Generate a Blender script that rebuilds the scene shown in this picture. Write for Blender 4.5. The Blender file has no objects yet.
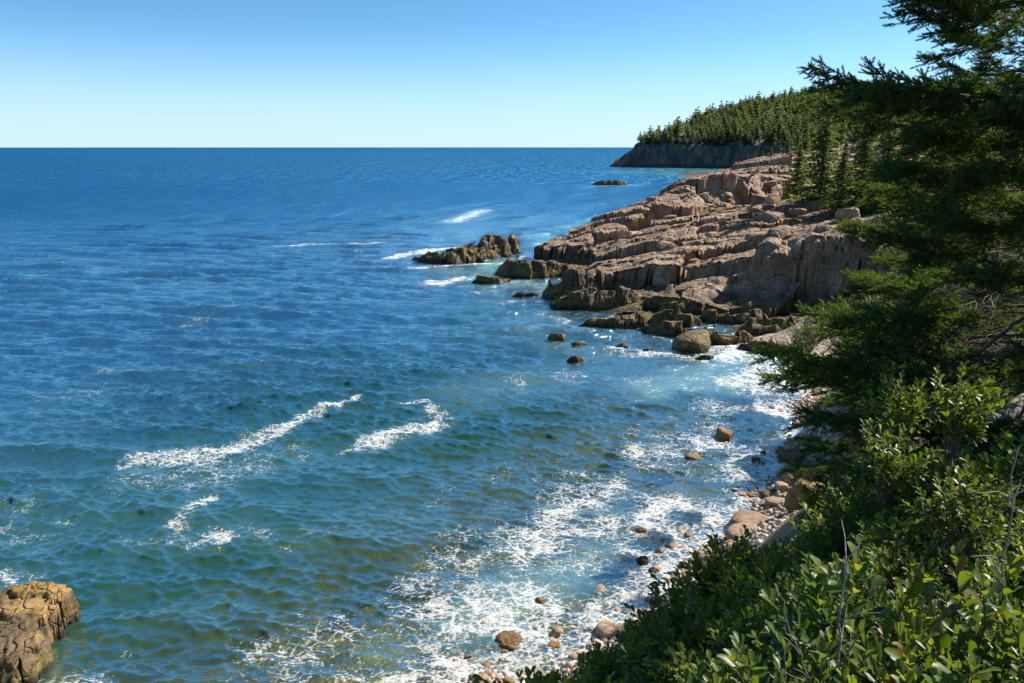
import bpy, bmesh, math, random
import numpy as np
from mathutils import Vector, Matrix

# ------------------------------------------------------------------ camera, world, sun, exposure
S = bpy.context.scene
COL = S.collection
CAM_H, F_PX = 16.0, 750.0
PITCH = math.atan(194.5 / F_PX)
cam = bpy.data.cameras.new('camera')
cam.sensor_width = 36.0
cam.lens = F_PX / 1024 * 36
cam.clip_start, cam.clip_end = 0.05, 60000
camo = bpy.data.objects.new('camera', cam)
COL.objects.link(camo)
camo.location = (0, 0, CAM_H)
camo.rotation_euler = (math.pi / 2 - PITCH, 0, 0)
S.camera = camo

SUN_AZ, SUN_EL = math.radians(66), math.radians(45)     # azimuth clockwise from +Y
w = bpy.data.worlds.new('World')
S.world = w
w.use_nodes = True
nt = w.node_tree
sky = nt.nodes.new('ShaderNodeTexSky')
sky.sky_type = 'NISHITA'
sky.sun_disc = False
sky.sun_elevation = SUN_EL
sky.sun_rotation = SUN_AZ
sky.air_density, sky.dust_density, sky.ozone_density = 0.4, 0.15, 8.0
hsv = nt.nodes.new('ShaderNodeHueSaturation')
hsv.inputs['Saturation'].default_value = 1.0
hsv.inputs['Hue'].default_value = 0.476
nt.links.new(sky.outputs[0], hsv.inputs['Color'])
# pale sea haze low over the horizon
tcw = nt.nodes.new('ShaderNodeTexCoord')
spw = nt.nodes.new('ShaderNodeSeparateXYZ')
nt.links.new(tcw.outputs['Generated'], spw.inputs[0])
mrw = nt.nodes.new('ShaderNodeMapRange')
mrw.interpolation_type = 'SMOOTHERSTEP'
for k_, v_ in ((1, -0.04), (2, 0.17), (3, 0.92), (4, 0.0)):
    mrw.inputs[k_].default_value = v_
nt.links.new(spw.outputs[2], mrw.inputs[0])
mxw = nt.nodes.new('ShaderNodeMix')
mxw.data_type = 'RGBA'
nt.links.new(mrw.outputs[0], mxw.inputs[0])
nt.links.new(hsv.outputs[0], mxw.inputs[6])
mxw.inputs[7].default_value = (3.3, 4.2, 4.9, 1)
nt.links.new(mxw.outputs[2], nt.nodes['Background'].inputs[0])
nt.nodes['Background'].inputs[1].default_value = 0.125
sl = bpy.data.lights.new('sun', 'SUN')
sl.energy = 5.0
sl.angle = math.radians(0.5)
sl.color = (1.0, 0.92, 0.80)
so = bpy.data.objects.new('sun', sl)
COL.objects.link(so)
sdir = Vector((math.sin(SUN_AZ) * math.cos(SUN_EL), math.cos(SUN_AZ) * math.cos(SUN_EL), math.sin(SUN_EL)))
so.rotation_euler = sdir.to_track_quat('Z', 'Y').to_euler()
so.location = (20, 20, 60)
S.view_settings.view_transform = 'Standard'
S.view_settings.look = 'None'
S.view_settings.exposure = 0.75
S.view_settings.gamma = 1.0
S.cycles.max_bounces = 8
S.cycles.transparent_max_bounces = 8
S.cycles.caustics_reflective = False
S.cycles.caustics_refractive = False
S.cycles.sample_clamp_indirect = 4.0

# ------------------------------------------------------------------ helpers
CP, SP = math.cos(PITCH), math.sin(PITCH)

def _dir(px, py):
    u, v = (px - 512) / F_PX, (341.5 - py) / F_PX
    return u, CP + v * SP, -SP + v * CP

def P(px, py, z=0.0):
    dx, dy, dz = _dir(px, py)
    t = (z - CAM_H) / dz
    return np.array((dx * t, dy * t, z))

def PY(px, py, Y):
    dx, dy, dz = _dir(px, py)
    t = Y / dy
    return np.array((dx * t, Y, CAM_H + dz * t))

def project(x, y, z):
    x, y, z = np.asarray(x), np.asarray(y), np.asarray(z)
    dz = z - CAM_H
    f = y * CP - dz * SP
    u = y * SP + dz * CP
    f = np.where(f < 0.01, 0.01, f)
    return 512 + F_PX * x / f, 341.5 - F_PX * u / f

_rs = np.random.RandomState(7)
_perm = _rs.permutation(512)
_perm = np.concatenate([_perm, _perm, _perm])
_grad = _rs.normal(size=(512, 3))
_grad /= np.linalg.norm(_grad, axis=1)[:, None]

def noise3(x, y, z):
    x, y, z = np.broadcast_arrays(np.asarray(x, float), np.asarray(y, float), np.asarray(z, float))
    ix, iy, iz = np.floor(x).astype(int), np.floor(y).astype(int), np.floor(z).astype(int)
    fx, fy, fz = x - ix, y - iy, z - iz
    ux, uy, uz = [f * f * f * (f * (f * 6 - 15) + 10) for f in (fx, fy, fz)]
    out = 0
    for a in (0, 1):
        for b in (0, 1):
            for c in (0, 1):
                h = _perm[_perm[_perm[(ix + a) & 511] + ((iy + b) & 511)] + ((iz + c) & 511)]
                g = _grad[h]
                d = g[..., 0] * (fx - a) + g[..., 1] * (fy - b) + g[..., 2] * (fz - c)
                out = out + d * (ux if a else 1 - ux) * (uy if b else 1 - uy) * (uz if c else 1 - uz)
    return out * 1.5

def fbm(x, y, z=0.0, oct=4, gain=0.5):
    s, a, f = 0, 1.0, 1.0
    for o in range(oct):
        s = s + a * noise3(np.asarray(x) * f + o * 17.3, np.asarray(y) * f + o * 5.7, np.asarray(z) * f + o * 3.1)
        a *= gain
        f *= 2.03
    return s

def hash01(i, j, k):
    h = _perm[_perm[_perm[i & 511] + (j & 511)] + (k & 511)]
    return h / 512.0

def voronoi(x, y, seed):
    """unit-cell jittered Voronoi: F1, F2, id, centre x, centre y"""
    ix, iy = np.floor(x).astype(int), np.floor(y).astype(int)
    f1 = np.full(x.shape, 9.0); f2 = np.full(x.shape, 9.0)
    idd = np.zeros(x.shape); cx = np.zeros(x.shape); cy = np.zeros(x.shape)
    for a in (-1, 0, 1):
        for b in (-1, 0, 1):
            jx = ix + a + 0.12 + 0.76 * hash01(ix + a, iy + b, seed)
            jy = iy + b + 0.12 + 0.76 * hash01(ix + a, iy + b, seed + 91)
            d = np.maximum(np.abs(x - jx), np.abs(y - jy)) * 0.6 + 0.4 * np.hypot(x - jx, y - jy)
            r = hash01(ix + a, iy + b, seed + 173)
            near = d < f1
            f2 = np.where(near, f1, np.minimum(f2, d))
            f1 = np.where(near, d, f1)
            idd = np.where(near, r, idd); cx = np.where(near, jx, cx); cy = np.where(near, jy, cy)
    return f1, f2, idd, cx, cy

class RBF:
    """linear-kernel scattered interpolation of terrain heights"""
    def __init__(s, pts):
        p = np.array(pts, float)
        s.c, z = p[:, :2], p[:, 2]
        n = len(p)
        A = np.zeros((n + 3, n + 3))
        A[:n, :n] = np.hypot(*(s.c[:, None] - s.c[None]).transpose(2, 0, 1)) + 1e-6 * np.eye(n)
        A[:n, n] = 1; A[:n, n + 1:] = s.c
        A[n:, :n] = A[:n, n:].T
        s.w = np.linalg.solve(A, np.concatenate([z, np.zeros(3)]))
    def __call__(s, x, y):
        x, y = np.asarray(x, float), np.asarray(y, float)
        o = s.w[-3] + s.w[-2] * x + s.w[-1] * y
        for (cx, cy), k in zip(s.c, s.w):
            o = o + k * np.hypot(x - cx, y - cy)
        return o

def sstep(a, b, x):
    t = np.clip((x - a) / (b - a), 0, 1)
    return t * t * (3 - 2 * t)

def mesh_np(name, verts, faces, smooth=False):
    """faces: one (M,k) array or a list of such arrays"""
    if isinstance(faces, np.ndarray):
        faces = [faces]
    me = bpy.data.meshes.new(name)
    verts = np.asarray(verts, np.float32)
    me.vertices.add(len(verts))
    me.vertices.foreach_set('co', verts.ravel())
    loops = np.concatenate([f.ravel() for f in faces]).astype(np.int32)
    tot = np.concatenate([np.full(len(f), f.shape[1]) for f in faces]).astype(np.int32)
    start = np.concatenate([[0], np.cumsum(tot)[:-1]]).astype(np.int32)
    me.loops.add(len(loops))
    me.loops.foreach_set('vertex_index', loops)
    me.polygons.add(len(tot))
    me.polygons.foreach_set('loop_start', start)
    me.polygons.foreach_set('use_smooth', np.full(len(tot), bool(smooth)))
    me.update(calc_edges=True)
    return me

def attr(me, name, vals):
    a = me.attributes.new(name, 'FLOAT', 'POINT')
    a.data.foreach_set('value', np.asarray(vals, np.float32))

def link(name, me, mat=None, parent=None, loc=None):
    o = bpy.data.objects.new(name, me)
    COL.objects.link(o)
    if mat and me and not me.materials:
        me.materials.append(mat)
    if parent:
        o.parent = parent
    if loc is not None:
        o.location = loc
    return o

def tag(o, label=None, cat=None, group=None, kind=None):
    if label: o['label'] = label
    if cat: o['category'] = cat
    if group: o['group'] = group
    if kind: o['kind'] = kind
    return o

def empty(name, loc, label, cat, group=None, rz=0.0):
    o = bpy.data.objects.new(name, None)
    COL.objects.link(o)
    o.empty_display_size = 0.2
    o.location = loc
    o.rotation_euler = (0, 0, rz)
    return tag(o, label, cat, group)

def copy_tree(o, parent=None):
    c = o.copy()
    COL.objects.link(c)
    if parent:
        c.parent = parent
    for ch in list(o.children):
        copy_tree(ch, c)
    return c

def grid_faces(ny, nx):
    i = np.arange(ny * nx).reshape(ny, nx)
    return np.stack([i[:-1, :-1], i[:-1, 1:], i[1:, 1:], i[1:, :-1]], -1).reshape(-1, 4)

# ---- node materials
def new_mat(name):
    m = bpy.data.materials.new(name)
    m.use_nodes = True
    n = m.node_tree
    n.nodes.clear()
    out = n.nodes.new('ShaderNodeOutputMaterial')
    return m, n, out

def N(n, typ, **kw):
    nd = n.nodes.new(typ)
    for k, v in kw.items():
        if k.startswith('i_'):
            key = k[2:]
            key = int(key) if key.isdigit() else key.replace('_', ' ')
            nd.inputs[key].default_value = v
        else:
            setattr(nd, k, v)
    return nd

def ramp(n, stops, fac, interp='LINEAR'):
    r = n.nodes.new('ShaderNodeValToRGB')
    r.color_ramp.interpolation = interp
    while len(r.color_ramp.elements) < len(stops):
        r.color_ramp.elements.new(0.5)
    for e, (p, c) in zip(r.color_ramp.elements, stops):
        e.position = p
        e.color = (*c, 1) if len(c) == 3 else c
    n.links.new(fac, r.inputs[0])
    return r.outputs[0]

def mixc(n, fac, a, b, mode='MIX'):
    m = n.nodes.new('ShaderNodeMix')
    m.data_type = 'RGBA'
    m.blend_type = mode
    for s, v in ((0, fac), (6, a), (7, b)):
        if isinstance(v, bpy.types.NodeSocket):
            n.links.new(v, m.inputs[s])
        elif s == 0:
            m.inputs[0].default_value = v
        else:
            m.inputs[s].default_value = (*v, 1)
    return m.outputs[2]

def math_(n, op, a, b=None, clamp=False):
    m = n.nodes.new('ShaderNodeMath')
    m.operation = op
    m.use_clamp = clamp
    for s, v in ((0, a), (1, b)):
        if v is None: continue
        if isinstance(v, bpy.types.NodeSocket):
            n.links.new(v, m.inputs[s])
        else:
            m.inputs[s].default_value = v
    return m.outputs[0]

def mapr(n, v, a, b, c=0.0, d=1.0, smooth=True):
    m = n.nodes.new('ShaderNodeMapRange')
    m.interpolation_type = 'SMOOTHSTEP' if smooth else 'LINEAR'
    n.links.new(v, m.inputs[0])
    for k, x in ((1, a), (2, b), (3, c), (4, d)):
        if isinstance(x, bpy.types.NodeSocket): n.links.new(x, m.inputs[k])
        else: m.inputs[k].default_value = x
    return m.outputs[0]

def noise_tex(n, vec, scale, detail=4, rough=0.55, dist=0.0):
    t = N(n, 'ShaderNodeTexNoise')
    t.inputs['Scale'].default_value = scale
    t.inputs['Detail'].default_value = detail
    t.inputs['Roughness'].default_value = rough
    t.inputs['Distortion'].default_value = dist
    n.links.new(vec, t.inputs['Vector'])
    return t.outputs['Fac']

def scaled(n, vec, s):
    m = N(n, 'ShaderNodeMapping')
    m.inputs['Scale'].default_value = s
    n.links.new(vec, m.inputs['Vector'])
    return m.outputs[0]

def bump(n, h, dist, strength=1.0, normal=None):
    b = N(n, 'ShaderNodeBump')
    b.inputs['Strength'].default_value = strength
    b.inputs['Distance'].default_value = dist
    n.links.new(h, b.inputs['Height'])
    if normal is not None: n.links.new(normal, b.inputs['Normal'])
    return b.outputs[0]

def rock_material(name, dark, mid, light, weed=1.0, scale=1.0, bumpd=0.12, tide=0.0):
    """jointed granite with the tide's weed and barnacle bands near the waterline"""
    m, n, out = new_mat(name)
    g = N(n, 'ShaderNodeNewGeometry')
    pos = g.outputs['Position']
    n1 = noise_tex(n, pos, 0.35 * scale, 6, 0.6)
    n2 = noise_tex(n, pos, 2.2 * scale, 6, 0.65)
    n3 = noise_tex(n, scaled(n, pos, (1.2, 1.2, 0.25)), 3.0 * scale, 5, 0.6)
    c = ramp(n, [(0.28, dark), (0.5, mid), (0.72, light)], n1)
    c = mixc(n, mapr(n, n2, 0.45, 0.7), c, tuple(x * 0.62 for x in mid))
    c = mixc(n, mapr(n, n3, 0.52, 0.75, 0, 0.7), c, (0.13, 0.105, 0.09))
    oi = N(n, 'ShaderNodeObjectInfo')
    c = mixc(n, 0.55, c, ramp(n, [(0, (0.55, 0.5, 0.48)), (0.5, (1, 1, 1)), (1, (1.25, 1.08, 0.95))], oi.outputs['Random']), 'MULTIPLY')
    sep = N(n, 'ShaderNodeSeparateXYZ')
    n.links.new(pos, sep.inputs[0])
    zz = math_(n, 'ADD', sep.outputs[2], math_(n, 'MULTIPLY', math_(n, 'SUBTRACT', n1, 0.5), 2.0))
    zz = math_(n, 'ADD', zz, math_(n, 'MULTIPLY', math_(n, 'SUBTRACT', n2, 0.5), 0.9))
    if weed > 0:
        c = mixc(n, mapr(n, zz, 2.6 * weed + tide, 1.5 * weed + tide, 0, 0.8), c, (0.075, 0.062, 0.05))
        c = mixc(n, mapr(n, zz, 1.5 * weed + tide, 0.9 * weed + tide, 0, 0.85), c, mixc(n, mapr(n, n2, 0.4, 0.62), (0.23, 0.165, 0.06), (0.07, 0.05, 0.02)))
        c = mixc(n, mapr(n, zz, 0.42 * weed + tide, 0.12 * weed + tide), c, (0.03, 0.024, 0.013))
    b = N(n, 'ShaderNodeBsdfPrincipled')
    n.links.new(c, b.inputs['Base Color'])
    b.inputs['Roughness'].default_value = 0.75
    b.inputs['Specular IOR Level'].default_value = 0.35
    v = N(n, 'ShaderNodeTexVoronoi', feature='DISTANCE_TO_EDGE')
    v.inputs['Scale'].default_value = 0.9 * scale
    dv = N(n, 'ShaderNodeVectorMath', operation='ADD')
    nz = N(n, 'ShaderNodeTexNoise'); nz.inputs['Scale'].default_value = 0.8 * scale
    n.links.new(pos, nz.inputs['Vector'])
    n.links.new(pos, dv.inputs[0]); n.links.new(nz.outputs['Color'], dv.inputs[1])
    n.links.new(scaled(n, dv.outputs[0], (1, 1, 0.7)), v.inputs['Vector'])
    crack = mapr(n, v.outputs['Distance'], 0.0, 0.07)
    h = math_(n, 'ADD', math_(n, 'MULTIPLY', crack, 0.9), math_(n, 'ADD', math_(n, 'MULTIPLY', n2, 1.1), n3))
    n.links.new(bump(n, h, bumpd, 0.9), b.inputs['Normal'])
    n.links.new(b.outputs[0], out.inputs[0])
    return m

def leaf_material(name, stops, trans=0.35, rough=0.4, spec=0.5, tcol=(1.5, 1.6, 0.5), objv=0.14):
    """stops: colour ramp over the per-leaf random attribute"""
    m, n, out = new_mat(name)
    a = N(n, 'ShaderNodeAttribute', attribute_name='rnd')
    oi = N(n, 'ShaderNodeObjectInfo')
    f = math_(n, 'ADD', math_(n, 'MULTIPLY', a.outputs['Fac'], 1 - objv), math_(n, 'MULTIPLY', oi.outputs['Random'], objv))
    c = ramp(n, stops, f)
    b = N(n, 'ShaderNodeBsdfPrincipled')
    n.links.new(c, b.inputs['Base Color'])
    b.inputs['Roughness'].default_value = rough
    b.inputs['Specular IOR Level'].default_value = spec
    t = N(n, 'ShaderNodeBsdfTranslucent')
    n.links.new(mixc(n, 1.0, c, tcol, 'MULTIPLY'), t.inputs[0])
    mx = N(n, 'ShaderNodeMixShader')
    mx.inputs[0].default_value = trans
    n.links.new(b.outputs[0], mx.inputs[1]); n.links.new(t.outputs[0], mx.inputs[2])
    n.links.new(mx.outputs[0], out.inputs[0])
    return m

def plain_material(name, a, b_, scale=8.0, rough=0.8, stretch=(1, 1, 1), bumpd=0.01):
    m, n, out = new_mat(name)
    tc = N(n, 'ShaderNodeTexCoord')
    f = noise_tex(n, scaled(n, tc.outputs['Object'], stretch), scale, 5, 0.6)
    b = N(n, 'ShaderNodeBsdfPrincipled')
    n.links.new(ramp(n, [(0.3, a), (0.7, b_)], f), b.inputs['Base Color'])
    b.inputs['Roughness'].default_value = rough
    n.links.new(bump(n, f, bumpd), b.inputs['Normal'])
    n.links.new(b.outputs[0], out.inputs[0])
    return m

M_GRANITE = rock_material('granite', (0.16, 0.108, 0.075), (0.30, 0.212, 0.145), (0.52, 0.39, 0.30))
M_LEDGE = rock_material('tidal_rock', (0.13, 0.095, 0.06), (0.21, 0.15, 0.09), (0.32, 0.23, 0.145), weed=1.3)
M_GOLD = rock_material('ochre_rock', (0.27, 0.165, 0.05), (0.46, 0.295, 0.09), (0.54, 0.36, 0.17), weed=0.6, scale=1.4, bumpd=0.08)
M_STONE = rock_material('beach_stone', (0.24, 0.165, 0.11), (0.40, 0.28, 0.19), (0.52, 0.40, 0.31), weed=0.0, scale=2.5, bumpd=0.02)
M_WETSTONE = rock_material('wet_stone', (0.10, 0.07, 0.035), (0.22, 0.14, 0.06), (0.34, 0.22, 0.10), weed=0.0, scale=2.5, bumpd=0.03)
M_MOSS = rock_material('mossy_boulder', (0.09, 0.07, 0.03), (0.20, 0.15, 0.06), (0.31, 0.235, 0.11), weed=0.0, scale=1.6, bumpd=0.05)
M_WEEDROCK = rock_material('weed_rock', (0.02, 0.016, 0.008), (0.05, 0.038, 0.016), (0.10, 0.075, 0.03), weed=0.0, scale=2.5, bumpd=0.05)
M_FARROCK = rock_material('far_cliff', (0.10, 0.08, 0.07), (0.17, 0.135, 0.11), (0.24, 0.20, 0.17), weed=1.6, scale=0.25, bumpd=0.7)

# ------------------------------------------------------------------ terrain heights
# near bank, beach and the sea floor in front of it
near_pts = [(0, 0, 14.3), (-6, 0, 13.6), (0, -8, 15), (8, -8, 16), (-14, -4, 12), (14, -6, 17), (-8, 4, 8.5), (-3, 3.2, 11.0), (-14, 6, 3), (-20, 2, 6),
            (5, 0, 14.7), (12, 1, 15.2)]
def nadd(p, dz=0.0):
    near_pts.append((p[0], p[1], p[2] + dz))
# crest of the shrubby bank, seen against the beach
for px, py, Y in ((590, 690, 4.3), (650, 625, 5.4), (700, 585, 6.6), (760, 560, 8.2), (830, 530, 10.5), (880, 490, 13)):
    nadd(PY(px, py, Y), -0.75)
for px, py, Y in ((900, 620, 3.9), (1000, 540, 4.6), (1020, 460, 7.2), (930, 470, 9.0), (980, 412, 12.0), (1020, 392, 13.0), (900, 400, 15.0),
                  (960, 330, 20), (1020, 330, 18), (880, 268, 40), (940, 250, 40), (1010, 260, 32), (1000, 230, 55)):
    nadd(PY(px, py, Y), -0.35)
# waterline, then the beach behind it, then the sea floor
for px, py in ((500, 690), (592, 650), (662, 598), (716, 540), (760, 490), (786, 445), (790, 400), (800, 368), (850, 362)):
    p = P(px, py, 0); nadd(p)
for px, py, z in ((540, 690, .12), (640, 640, .2), (700, 590, .25), (770, 520, .35), (820, 460, .6), (840, 420, .9), (850, 395, 1.0), (900, 372, 1.2)):
    nadd(P(px, py, z))
for px, py, z in ((400, 690, -.42), (480, 640, -.42), (560, 580, -.45), (640, 510, -.45), (700, 450, -.5), (740, 400, -.6), (740, 372, -.6), (660, 375, -1.1),
                  (330, 670, -.85), (420, 590, -1.1), (520, 520, -1.2), (620, 440, -1.3), (640, 400, -1.6),
                  (230, 640, -2.1), (300, 560, -2.6), (430, 480, -3.0), (560, 400, -3.3), (600, 370, -2.4),
                  (100, 600, -3.5), (200, 500, -4.5), (400, 420, -5), (500, 360, -5.5), (0, 690, -3), (-200, 650, -3.5), (0, 500, -6), (300, 340, -7)):
    nadd(P(px, py, z))
for p in ((-35, 25, -5), (-30, 12, -2), (30, 62, 5), (40, 45, 11), (30, 20, 14.5), (45, 10, 18), (24, 40, 7.5), (18, 30, 4), (20, 26, 9.5), (15.5, 20, 9.0), (11, 17, 4.5), (7, 13, 4.8), (3, 11, 5)):
    near_pts.append(p)
RB_NEAR = RBF(near_pts)

def h_near(x, y):
    h = RB_NEAR(x, y)
    h = h + 0.10 * fbm(x * 0.6, y * 0.6, 3.3, 4) * sstep(-3, 1, h) + 0.16 * fbm(x * 0.45, y * 0.45, 9.1, 4)
    return h

# the jointed granite headland across the cove
HP = []
def hadd(px, py, Y=None, z=None):
    p = P(px, py, z) if Y is None else PY(px, py, Y)
    HP.append(tuple(p))
def wall(base, top, n=6, gap=0.0):
    """a cliff from base pixel line (with z) to top pixel line (with Y offset behind the base)"""
    for k in range(n + 1):
        t = k / n
        def lerp(ln):
            s = t * (len(ln) - 1); i = min(int(s), len(ln) - 2); f = s - i
            return [ln[i][q] * (1 - f) + ln[i + 1][q] * f for q in range(3)]
        bx, by, bz = lerp(base)
        b = P(bx, by, bz)
        HP.append(tuple(b))
        tx, ty, dy = lerp(top)
        HP.append(tuple(PY(tx, ty, b[1] + dy)))
# front water edge
for px, py in ((545, 303), (575, 322), (615, 338), (660, 348), (700, 354), (745, 358), (790, 362), (850, 366)):
    hadd(px, py, z=-1.1)
for px, py, z in ((520, 315, -2), (560, 345, -2.2), (620, 358, -1.8), (700, 372, -1.2), (780, 374, -.6), (480, 300, -4), (480, 275, -4)):
    hadd(px, py, z=z)
for px, py, z in ((640, 325, -.6), (700, 330, -.5), (760, 332, -.3), (820, 338, .2), (600, 310, -.5), (660, 308, -.1), (720, 310, .1), (780, 312, .3), (840, 316, .8)):
    hadd(px, py, z=z)
# lower dark wall, two tiers
wall([(600, 297, .7), (660, 299, 1.0), (720, 300, 1.1), (780, 300, 1.2), (850, 300, 1.6)], [(600, 289, 1.6), (655, 281, 1.5), (707, 269, 1.5), (765, 254, 1.6), (850, 226, 2.0)], 9)
wall([(610, 281, 1.5), (650, 274, 2.9), (700, 263, 4.2), (755, 252, 5.4)], [(610, 272, 1.5), (640, 262, 1.5), (694, 251, 1.5), (752, 244, 1.6)], 5)
# terraces behind
for px, py, Y in ((640, 256, 92), (690, 246, 93), (740, 240, 93), (800, 232, 88), (850, 214, 92), (880, 208, 98), (840, 206, 104), (790, 218, 98),
                  (620, 262, 95), (590, 268, 100), (560, 268, 103)):
    hadd(px, py, Y)
wall([(655, 248, 3.3), (700, 241, 4.2), (745, 236, 5.0)], [(655, 236, 1.5), (700, 222, 1.8), (745, 219, 1.6)], 5)
for px, py, Y in ((670, 222, 108), (720, 212, 108), (770, 205, 108), (815, 200, 110)):
    hadd(px, py, Y)
wall([(560, 263, .4), (600, 257, 1.4), (640, 232, 4.2), (680, 213, 6.0), (730, 208, 6.7), (765, 203, 7.2)], [(556, 254, 3.0), (598, 232, 4.5), (642, 205, 3), (684, 188, 2.5), (730, 184, 2.2), (765, 184, 2.2)], 10)
for px, py, Y in ((700, 178, 136), (735, 175, 140), (770, 178, 140), (800, 178, 140), (720, 172, 155), (760, 171, 158), (800, 170, 160), (840, 186, 128), (880, 190, 125), (840, 165, 175), (900, 160, 175)):
    hadd(px, py, Y)
# seaward side, out of sight, falls to deep water
for p in ((3, 118, -.5), (9, 126, -1), (16, 136, -.5), (24, 150, 0), (30, 165, 0), (36, 185, 0), (-3, 108, -3), (-4, 120, -5), (4, 140, -6), (14, 160, -6), (22, 180, -6),
          (27, 140, 6.5), (33, 152, 7.5), (21, 129, 4.5), (40, 172, 7), (60, 190, 14), (90, 190, 18), (90, 120, 18), (75, 100, 14), (70, 80, 13), (60, 65, 11), (45, 62, 6), (50, 80, 9), (60, 110, 10), (70, 140, 13), (36, 58, 3.5)):
    HP.append(p)
RB_HEAD = RBF(HP)

def h_head(x, y, fine=True):
    a = math.radians(-20)
    ca, sa = math.cos(a), math.sin(a)
    wx = x + 1.3 * fbm(x * 0.18, y * 0.18, 1.7, 3)
    wy = y + 0.9 * fbm(x * 0.18, y * 0.18, 8.7, 3)
    xr, yr = wx * ca + wy * sa, -wx * sa + wy * ca
    macro = RB_HEAD(x, y)
    out = np.zeros_like(macro)
    # coarse joint blocks: height of the block follows the macro shape at its centre
    sx, sy = 11.0, 4.4
    f1, f2, idd, cx, cy = voronoi(xr / sx, yr / sy, 11)
    px_, py_ = cx * sx, cy * sy
    cwx, cwy = px_ * ca - py_ * sa, px_ * sa + py_ * ca
    mc = RB_HEAD(cwx - (wx - x), cwy - (wy - y))
    tilt = (idd - 0.5) * 0.16
    h = 0.72 * mc + 0.28 * macro + (idd - 0.5) * 1.5 + tilt * (yr - py_) + 0.13 * (xr - px_)
    h = h - 0.35 * np.exp(-((f2 - f1) / 0.05) ** 2) * sstep(0.3, 2.5, macro)
    h = np.clip(h, macro - 1.5, macro + 1.2)
    g1, g2, id2, dx2, dy2 = voronoi(xr / 2.6 + 40, yr / 1.3 + 12, 37)
    k2 = sstep(-0.5, 1.5, macro)
    h = h + k2 * ((id2 - 0.5) * 0.38 + (id2 - 0.5) * 0.25 * (yr / 1.3 + 12 - dy2) - 0.20 * np.exp(-((g2 - g1) / 0.06) ** 2))
    h = h + 0.10 * fbm(x * 0.4, y * 0.4, 4.4, 4) + 0.05 * fbm(x * 2.5, y * 2.5, 2.4, 3)
    return h

# the far wooded headland and the coast leading to it
fp = []
def fadd(px, py, Y, dz=0.0):
    p = PY(px, py, Y); fp.append((p[0], p[1], p[2] + dz))
def fwall(lst):
    for px, Y, ybot, ytop, dy in lst:
        b = PY(px, ybot, Y); fp.append((b[0], Y, 0.3))
        t = PY(px, ytop, Y + dy); fp.append(tuple(t))
        f = PY(px, ybot, Y - 35); fp.append((f[0], Y - 35, -4))
fwall([(619, 632, 166, 161, 3), (631, 628, 166, 153, 5), (643, 624, 166, 147, 6), (656, 620, 167, 142, 7), (680, 612, 167, 142, 8), (705, 600, 168, 143, 8), (730, 590, 168, 143, 8), (755, 575, 168, 143, 9), (785, 540, 168, 142, 9)])
for px, py, Y, dz in ((655, 137, 645, 0), (662, 133, 660, -3), (680, 118, 720, -10), (700, 108, 760, -10), (740, 97, 800, -10), (790, 90, 860, -10), (840, 87, 900, -10), (900, 80, 950, -10), (1000, 76, 1000, -10),
                      (690, 135, 660, -4), (730, 128, 670, -4), (780, 122, 680, -4), (840, 118, 680, -4), (900, 112, 680, -4)):
    fadd(px, py, Y, dz)
for p in ((80, 640, -4), (100, 700, -4), (140, 800, -4), (200, 950, -4), (260, 1050, -4), (85, 600, -5), (330, 1000, 50), (500, 1100, 60), (600, 900, 70), (600, 600, 45), (600, 300, 40),
          (300, 420, 20), (250, 300, 20), (150, 200, 19), (110, 215, 16), (120, 300, 14), (150, 400, 12), (170, 480, 10), (105, 400, -3), (88, 300, -3), (62, 220, -2), (80, 250, .5), (100, 320, .6), (118, 400, .8), (130, 480, .6), (145, 530, .5), (110, 480, -2), (120, 540, -3), (70, 205, 5)):
    fp.append(p)
fadd(655, 173, 500, 0.0); fadd(690, 172, 470, 0.6)
RB_FAR = RBF(fp)
def h_far(x, y):
    m = RB_FAR(x, y)
    j = noise3(x * 0.10, y * 0.10, 2.2) * 3.0 + noise3(x * 0.27, y * 0.27, 5.2) * 2.2 + (np.abs(noise3(x * 0.16 + y * .1, y * 0.03, 7.7)) - .3) * 4.0
    return m + j * sstep(0.5, 6, m)

def terrain_sheet(name, x0, x1, y0, y1, res, hf, mat, jitter=0.0, smooth=False, clip_lo=None, strata=0.0):
    nx, ny = int((x1 - x0) / res) + 1, int((y1 - y0) / res) + 1
    X, Y = np.meshgrid(np.linspace(x0, x1, nx), np.linspace(y0, y1, ny))
    Z = hf(X, Y)
    if jitter:
        X = X + jitter * noise3(X * 1.1, Y * 1.1, Z * 1.1)
        Y = Y + jitter * noise3(X * 1.1 + 31, Y * 1.1, Z * 1.1)
    if strata:
        gx, gy = np.gradient(Z, res)[::-1]
        st = sstep(0.6, 1.6, np.hypot(gx, gy))
        w1 = fbm(X * 0.3, Z * 0.5, Y * 0.3, 3)
        f1, f2, idd, cx, cy = voronoi((X * 0.9 + Y * 0.4) / 4.2 + 0.25 * w1, (Z - 0.10 * X) / 0.85 + 0.2 * w1, 61)
        push = st * strata * ((idd - 0.5) * 1.3 + 0.5 * np.exp(-((f2 - f1) / 0.06) ** 2))
        Y = Y + push; X = X + 0.4 * push
    f = grid_faces(ny, nx)
    if clip_lo is not None:
        keep = Z.ravel()[f].max(1) > clip_lo
        f = f[keep]
    me = mesh_np(name, np.stack([X, Y, Z], -1).reshape(-1, 3), f, smooth)
    return tag(link(name, me, mat), kind='structure')

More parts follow.
